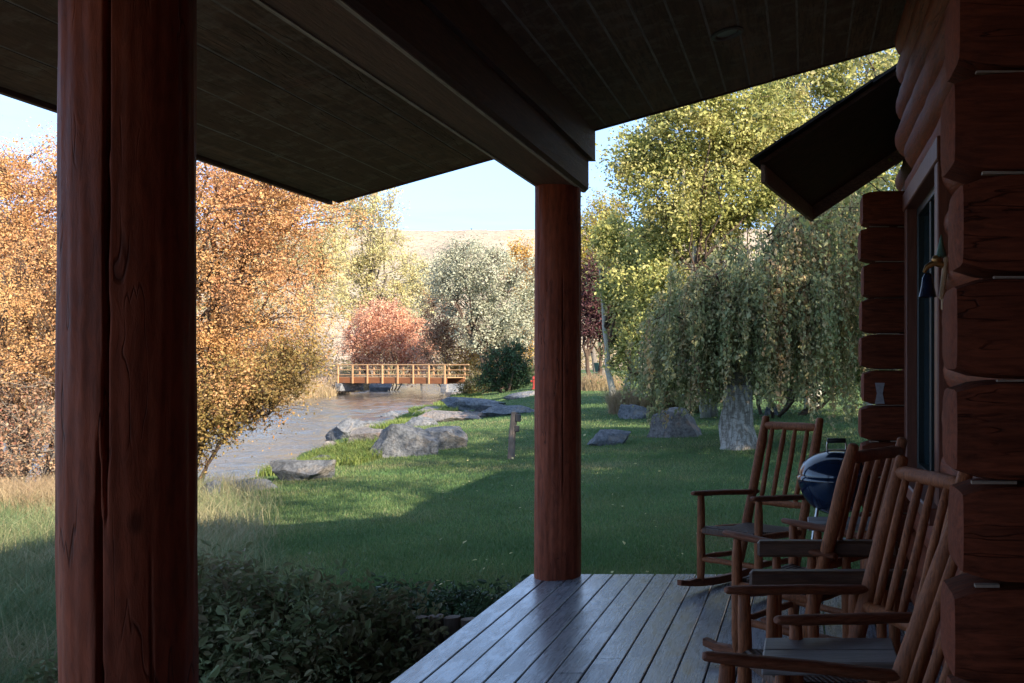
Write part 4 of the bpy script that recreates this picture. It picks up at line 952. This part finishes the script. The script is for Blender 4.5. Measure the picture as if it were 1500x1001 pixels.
# ------------------------------------------------------------------ porch furniture
def log_(mb, a, b, r, n=12, jit=.14, taper=True, flat=1.0, up=None):
    a = np.array(a, float); b = np.array(b, float); t = np.linspace(0, 1, 7); pts = a + (b - a) * t[:, None] + rng.normal(size=(7, 3)) * .0009
    rr = [r * (.80 if (taper and i in (0, 6)) else 1) * (1 + rng.normal() * .035) for i in range(7)]
    return mb.tube(pts, rr, n, flat, jit, True, None, up, True)
def make_chair():
    t = thing('rocking_chair', '', 'rocking chair'); w = .245
    def part(nm, a, b, r, mat='chair', **k): mb = MB(); log_(mb, a, b, r, **k); return mb.build(nm, M[mat], t, True, 55)
    for s in (-1, 1):
        part('leg', (s * w, .235, .055), (s * w, .235, .61), .027)
        part('upright', (s * w * .98, -.13, .055), (s * w * .96, -.43, 1.10), .033)
        mb = MB(); log_(mb, (s * (w + .005), .30, .635), (s * (w - .005), -.33, .585), .034, 12, .08, True, .55); mb.build('armrest', M['chair_arm'], t, True, 55)
        mb = MB(); yy = np.linspace(-.44, .44, 13); V = []
        for y in yy:
            z = .004 + .26 * (y + .02) ** 2; hh = .05 if abs(y) < .36 else .035
            V += [(s * w - .018, y, z), (s * w + .018, y, z), (s * w + .018, y, z + hh), (s * w - .018, y, z + hh)]
        mb.add(V, [(i * 4 + k, i * 4 + (k + 1) % 4, i * 4 + 4 + (k + 1) % 4, i * 4 + 4 + k) for i in range(12) for k in range(4)] + [(0, 1, 2, 3), (51, 50, 49, 48)])
        mb.build('rocker', M['chair_arm'], t)
        part('side_rail', (s * w, .22, .385), (s * w * .98, -.21, .36), .022)
        part('stretcher', (s * w, .22, .21), (s * w * .98, -.15, .19), .018)
    part('front_rail', (-w, .235, .385), (w, .235, .385), .024)
    part('rear_rail', (-w, -.20, .36), (w, -.20, .36), .020)
    part('stretcher', (-w, .235, .20), (w, .235, .20), .018)
    part('top_rail', (-w, -.415, 1.045), (w, -.415, 1.045), .029)
    part('lower_rail', (-w, -.265, .53), (w, -.265, .53), .024)
    for k in range(4):
        x = -.148 + k * .0985; part('slat', (x, -.268, .54), (x + rng.normal() * .003, -.405, 1.03), .0175)
    # woven seat, cords wrapped over the front and the back rail
    mb = MB(); nx = 15
    for k in range(nx):
        x0 = -w + .03 + k * (2 * w - .06) / nx; x1 = x0 + (2 * w - .06) / nx - .003
        pr = [(.262, .375), (.258, .405), (.225, .418), (.1, .398), (-.05, .382), (-.17, .388), (-.215, .385), (-.222, .355), (-.17, .352), (-.05, .35), (.1, .366), (.2, .372)]
        V = [(x0, y, z) for y, z in pr] + [(x1, y, z) for y, z in pr]; n = len(pr)
        mb.add(V, [(i, (i + 1) % n, n + (i + 1) % n, n + i) for i in range(n)] + [list(range(n))[::-1], list(range(n, 2 * n))])
    mb.build('seat', M['weave'], t)
    return t
proto = make_chair()
CH = [((-.34, 6.76), (-.60, -.80), 0, 'rocking chair farthest away, turned towards the viewer, with lawn seen behind its back'),
      ((.0, 5.13), (-.83, .56), 0, 'rocking chair turned away towards the bridge, just in front of the kettle grill'),
      ((.09, 3.70), (-.92, -.40), 0, 'rocking chair behind the grey side table, its top rail overlapping the window bottom'),
      ((.02, 2.70), (-.97, -.24), 5, 'nearest rocking chair, pressed against the near log corner and cut off below')]
for i, ((x, y), f, tl, lab) in enumerate(CH):
    o = proto if i == 0 else copy_tree(proto)
    rz = math.atan2(-f[0], f[1]); o.rotation_mode = 'XYZ'; o.location = (x, y, 0.006 if tl == 0 else .0)
    o.rotation_euler = (R(tl), 0, rz); tag(o, lab, 'rocking chair', 'log rocking chairs in a row on the porch')

def side_table(label, x, y, w, d, h, rz=0):
    t = thing('side_table', label, 'side table', (x, y, 0), rz, 'grey topped side tables')
    mb = MB(); n = 2
    for k in range(n): mb.box((0, -d / 2 + (k + .5) * d / n, h - .02), (w, d / n - .004, .04), None, .005)
    mb.build('tabletop', M['tabletop'], t)
    for sx in (-1, 1):
        for sy in (-1, 1):
            mb = MB(); log_(mb, (sx * (w / 2 - .05), sy * (d / 2 - .04), 0), (sx * (w / 2 - .06), sy * (d / 2 - .05), h - .045), .024); mb.build('leg', M['chair'], t, True, 55)
    for sx in (-1, 1): mb = MB(); log_(mb, (sx * (w / 2 - .055), -d / 2 + .05, .2), (sx * (w / 2 - .055), d / 2 - .05, .2), .016); mb.build('stretcher', M['chair'], t, True, 55)
side_table('grey plank side table between the two nearest rocking chairs', .08, 3.25, .42, .29, .575)
side_table('small grey topped side table in front of the grill, mostly behind the second farthest chair', .22, 5.95, .40, .28, .575)

def log_bench():
    t = thing('log_bench', 'low log bench with two brown plank rails on spindles between two rocking chairs', 'bench', (.14, 4.47, 0))
    for y in (-.35, .35):
        x0, x1 = -.36, .30
        mb = MB(); mb.box(((x0 + x1) / 2, y, .615), (x1 - x0, .07, .075), None, .012); mb.build('rail', M['brownplank'], t)
        mb = MB(); mb.box(((x0 + x1) / 2, y, .07), (x1 - x0 - .05, .06, .07), None, .012); mb.build('foot_rail', M['brownplank'], t)
        for k in range(4):
            x = x0 + .09 + k * .165; mb = MB(); log_(mb, (x, y, .09), (x, y, .585), .024); mb.build('spindle', M['chair'], t, True, 55)
    mb = MB()
    for k in range(5): mb.box((-.27 + k * .12, 0, .125), (.10, .66, .03), None, .006)
    mb.build('seat', M['brownplank'], t)
log_bench()

def kettle_grill():
    t = thing('kettle_grill', 'shiny dark blue kettle grill behind the rocking chairs', 'grill', (.205, 6.52, 0)); r = .243; z = .76
    mb = MB(); prof = [(r * math.cos(a), z - .235 * math.sin(a)) for a in np.linspace(0, math.pi / 2, 18)]; mb.lathe(prof[:-1] + [(0.001, z - .235)], 56); mb.build('bowl', M['enamel'], t, True, 60)
    mb = MB(); mb.lathe([(r + .012, z - .004), (r + .012, z + .012), (r, z + .02)] + [(r * math.cos(a), z + .02 + .155 * math.sin(a)) for a in np.linspace(.02, math.pi / 2, 18)][:-1] + [(.001, z + .175)], 56); lid = mb.build('lid', M['enamel'], t, True, 60)
    mb = MB(); mb.tube([(-.055, 0, z + .235), (.055, 0, z + .235)], .016, 12, round_end=True); mb.build('handle', M['blackplastic'], lid, True, 50)
    mb = MB()
    for s in (-1, 1): mb.tube([(s * .055, 0, z + .235), (s * .062, 0, z + .2), (s * .058, 0, z + .165)], .006, 8)
    mb.box((0, 0, z + .176), (.13, .035, .008), None, .002); mb.build('handle_bracket', M['steel'], lid, True, 50)
    mb = MB(); mb.lathe([(.0, .004), (.034, .003), (.036, 0)], 24, (.12, -.09, z + .148)); mb.build('vent', M['steel'], lid, True, 50)
    for k in range(3):
        a = R(90 + 120 * k); mb = MB(); mb.tube([(.14 * math.cos(a), .14 * math.sin(a), z - .18), (.24 * math.cos(a), .24 * math.sin(a), .03)], .012, 10); mb.build('leg', M['steel'], t, True, 50)
    mb = MB(); mb.lathe([(0, .33), (.10, .34), (.11, .36), (.10, .362)], 28); mb.build('ash_pan', M['steel'], t, True, 50)
kettle_grill()

# ------------------------------------------------------------------ sky, sun, camera
SUN_EL, SUN_DIR = R(28.5), Vector((.75, -.66, 0)).normalized()
W = bpy.data.worlds.new('World'); SC.world = W; W.use_nodes = True; nt = W.node_tree; nt.nodes.clear()
def wn(typ, ins=None, **kw):
    nd = nt.nodes.new(typ)
    for k, v in kw.items(): setattr(nd, k, v)
    for k, v in (ins or {}).items():
        if isinstance(v, bpy.types.NodeSocket): nt.links.new(v, nd.inputs[k])
        else: nd.inputs[k].default_value = v
    return nd
sky = wn('ShaderNodeTexSky', sky_type='NISHITA', sun_disc=False, sun_elevation=SUN_EL, sun_rotation=math.atan2(SUN_DIR.x, SUN_DIR.y), altitude=3000, air_density=.75, dust_density=.15, ozone_density=1.6)
tc = wn('ShaderNodeTexCoord'); mp = wn('ShaderNodeMapping', {'Vector': tc.outputs['Generated'], 'Scale': (1.2, 1.2, 7.0), 'Rotation': (.06, .03, .4)})
cn = wn('ShaderNodeTexNoise', {'Vector': mp.outputs[0], 'Scale': 2.6, 'Detail': 9, 'Roughness': .58, 'Distortion': .5})
cr = wn('ShaderNodeValToRGB', {'Fac': cn.outputs[0]}); cr.color_ramp.elements[0].position = .50; cr.color_ramp.elements[0].color = (.05, .05, .05, 1); cr.color_ramp.elements[1].position = .74; cr.color_ramp.elements[1].color = (.6, .6, .6, 1)
mx = wn('ShaderNodeMix', data_type='RGBA'); nt.links.new(cr.outputs[0], mx.inputs[0]); sep = wn('ShaderNodeSeparateXYZ', {0: tc.outputs['Generated']})
er = wn('ShaderNodeValToRGB', {'Fac': sep.outputs['Z']}); er.color_ramp.elements[0].position = .0; er.color_ramp.elements[0].color = (.19, .26, .37, 1); er.color_ramp.elements[1].position = .55; er.color_ramp.elements[1].color = (1.45, 1.24, .98, 1)
sm_ = wn('ShaderNodeMix', data_type='RGBA', blend_type='MULTIPLY'); sm_.inputs[0].default_value = 1.0; nt.links.new(sky.outputs[0], sm_.inputs[6]); nt.links.new(er.outputs[0], sm_.inputs[7]); nt.links.new(sm_.outputs[2], mx.inputs[6]); mx.inputs[7].default_value = (.95, 1.07, 1.26, 1)
bg = wn('ShaderNodeBackground', {'Color': mx.outputs[2], 'Strength': .15}); wo = wn('ShaderNodeOutputWorld', {'Surface': bg.outputs[0]})

sl = bpy.data.lights.new('Sun', 'SUN'); sl.energy = 2.75; sl.angle = R(.5); sl.color = (1.0, .86, .68)
so = bpy.data.objects.new('Sun', sl); COL.objects.link(so)
sd = Vector((SUN_DIR.x * math.cos(SUN_EL), SUN_DIR.y * math.cos(SUN_EL), math.sin(SUN_EL))); so.rotation_euler = sd.to_track_quat('Z', 'Y').to_euler(); so.location = sd * 40

cam = bpy.data.cameras.new('Camera'); co = bpy.data.objects.new('Camera', cam); COL.objects.link(co); SC.camera = co
co.location = (0, 0, CAMZ); co.rotation_euler = (R(90), 0, 0); cam.sensor_width = 36; cam.lens = 36; cam.clip_start = .05; cam.clip_end = 3000
cam.shift_x = (750 - 1178) / 1500; cam.shift_y = (534 - 500.5) / 1500
SC.view_settings.view_transform = 'Standard'; SC.view_settings.look = 'None'; SC.view_settings.gamma = 1; SC.view_settings.exposure = 2.25
SC.cycles.max_bounces = 8; SC.cycles.diffuse_bounces = 5; SC.cycles.transmission_bounces = 4; SC.cycles.use_denoising = True; SC.cycles.sample_clamp_indirect = 4
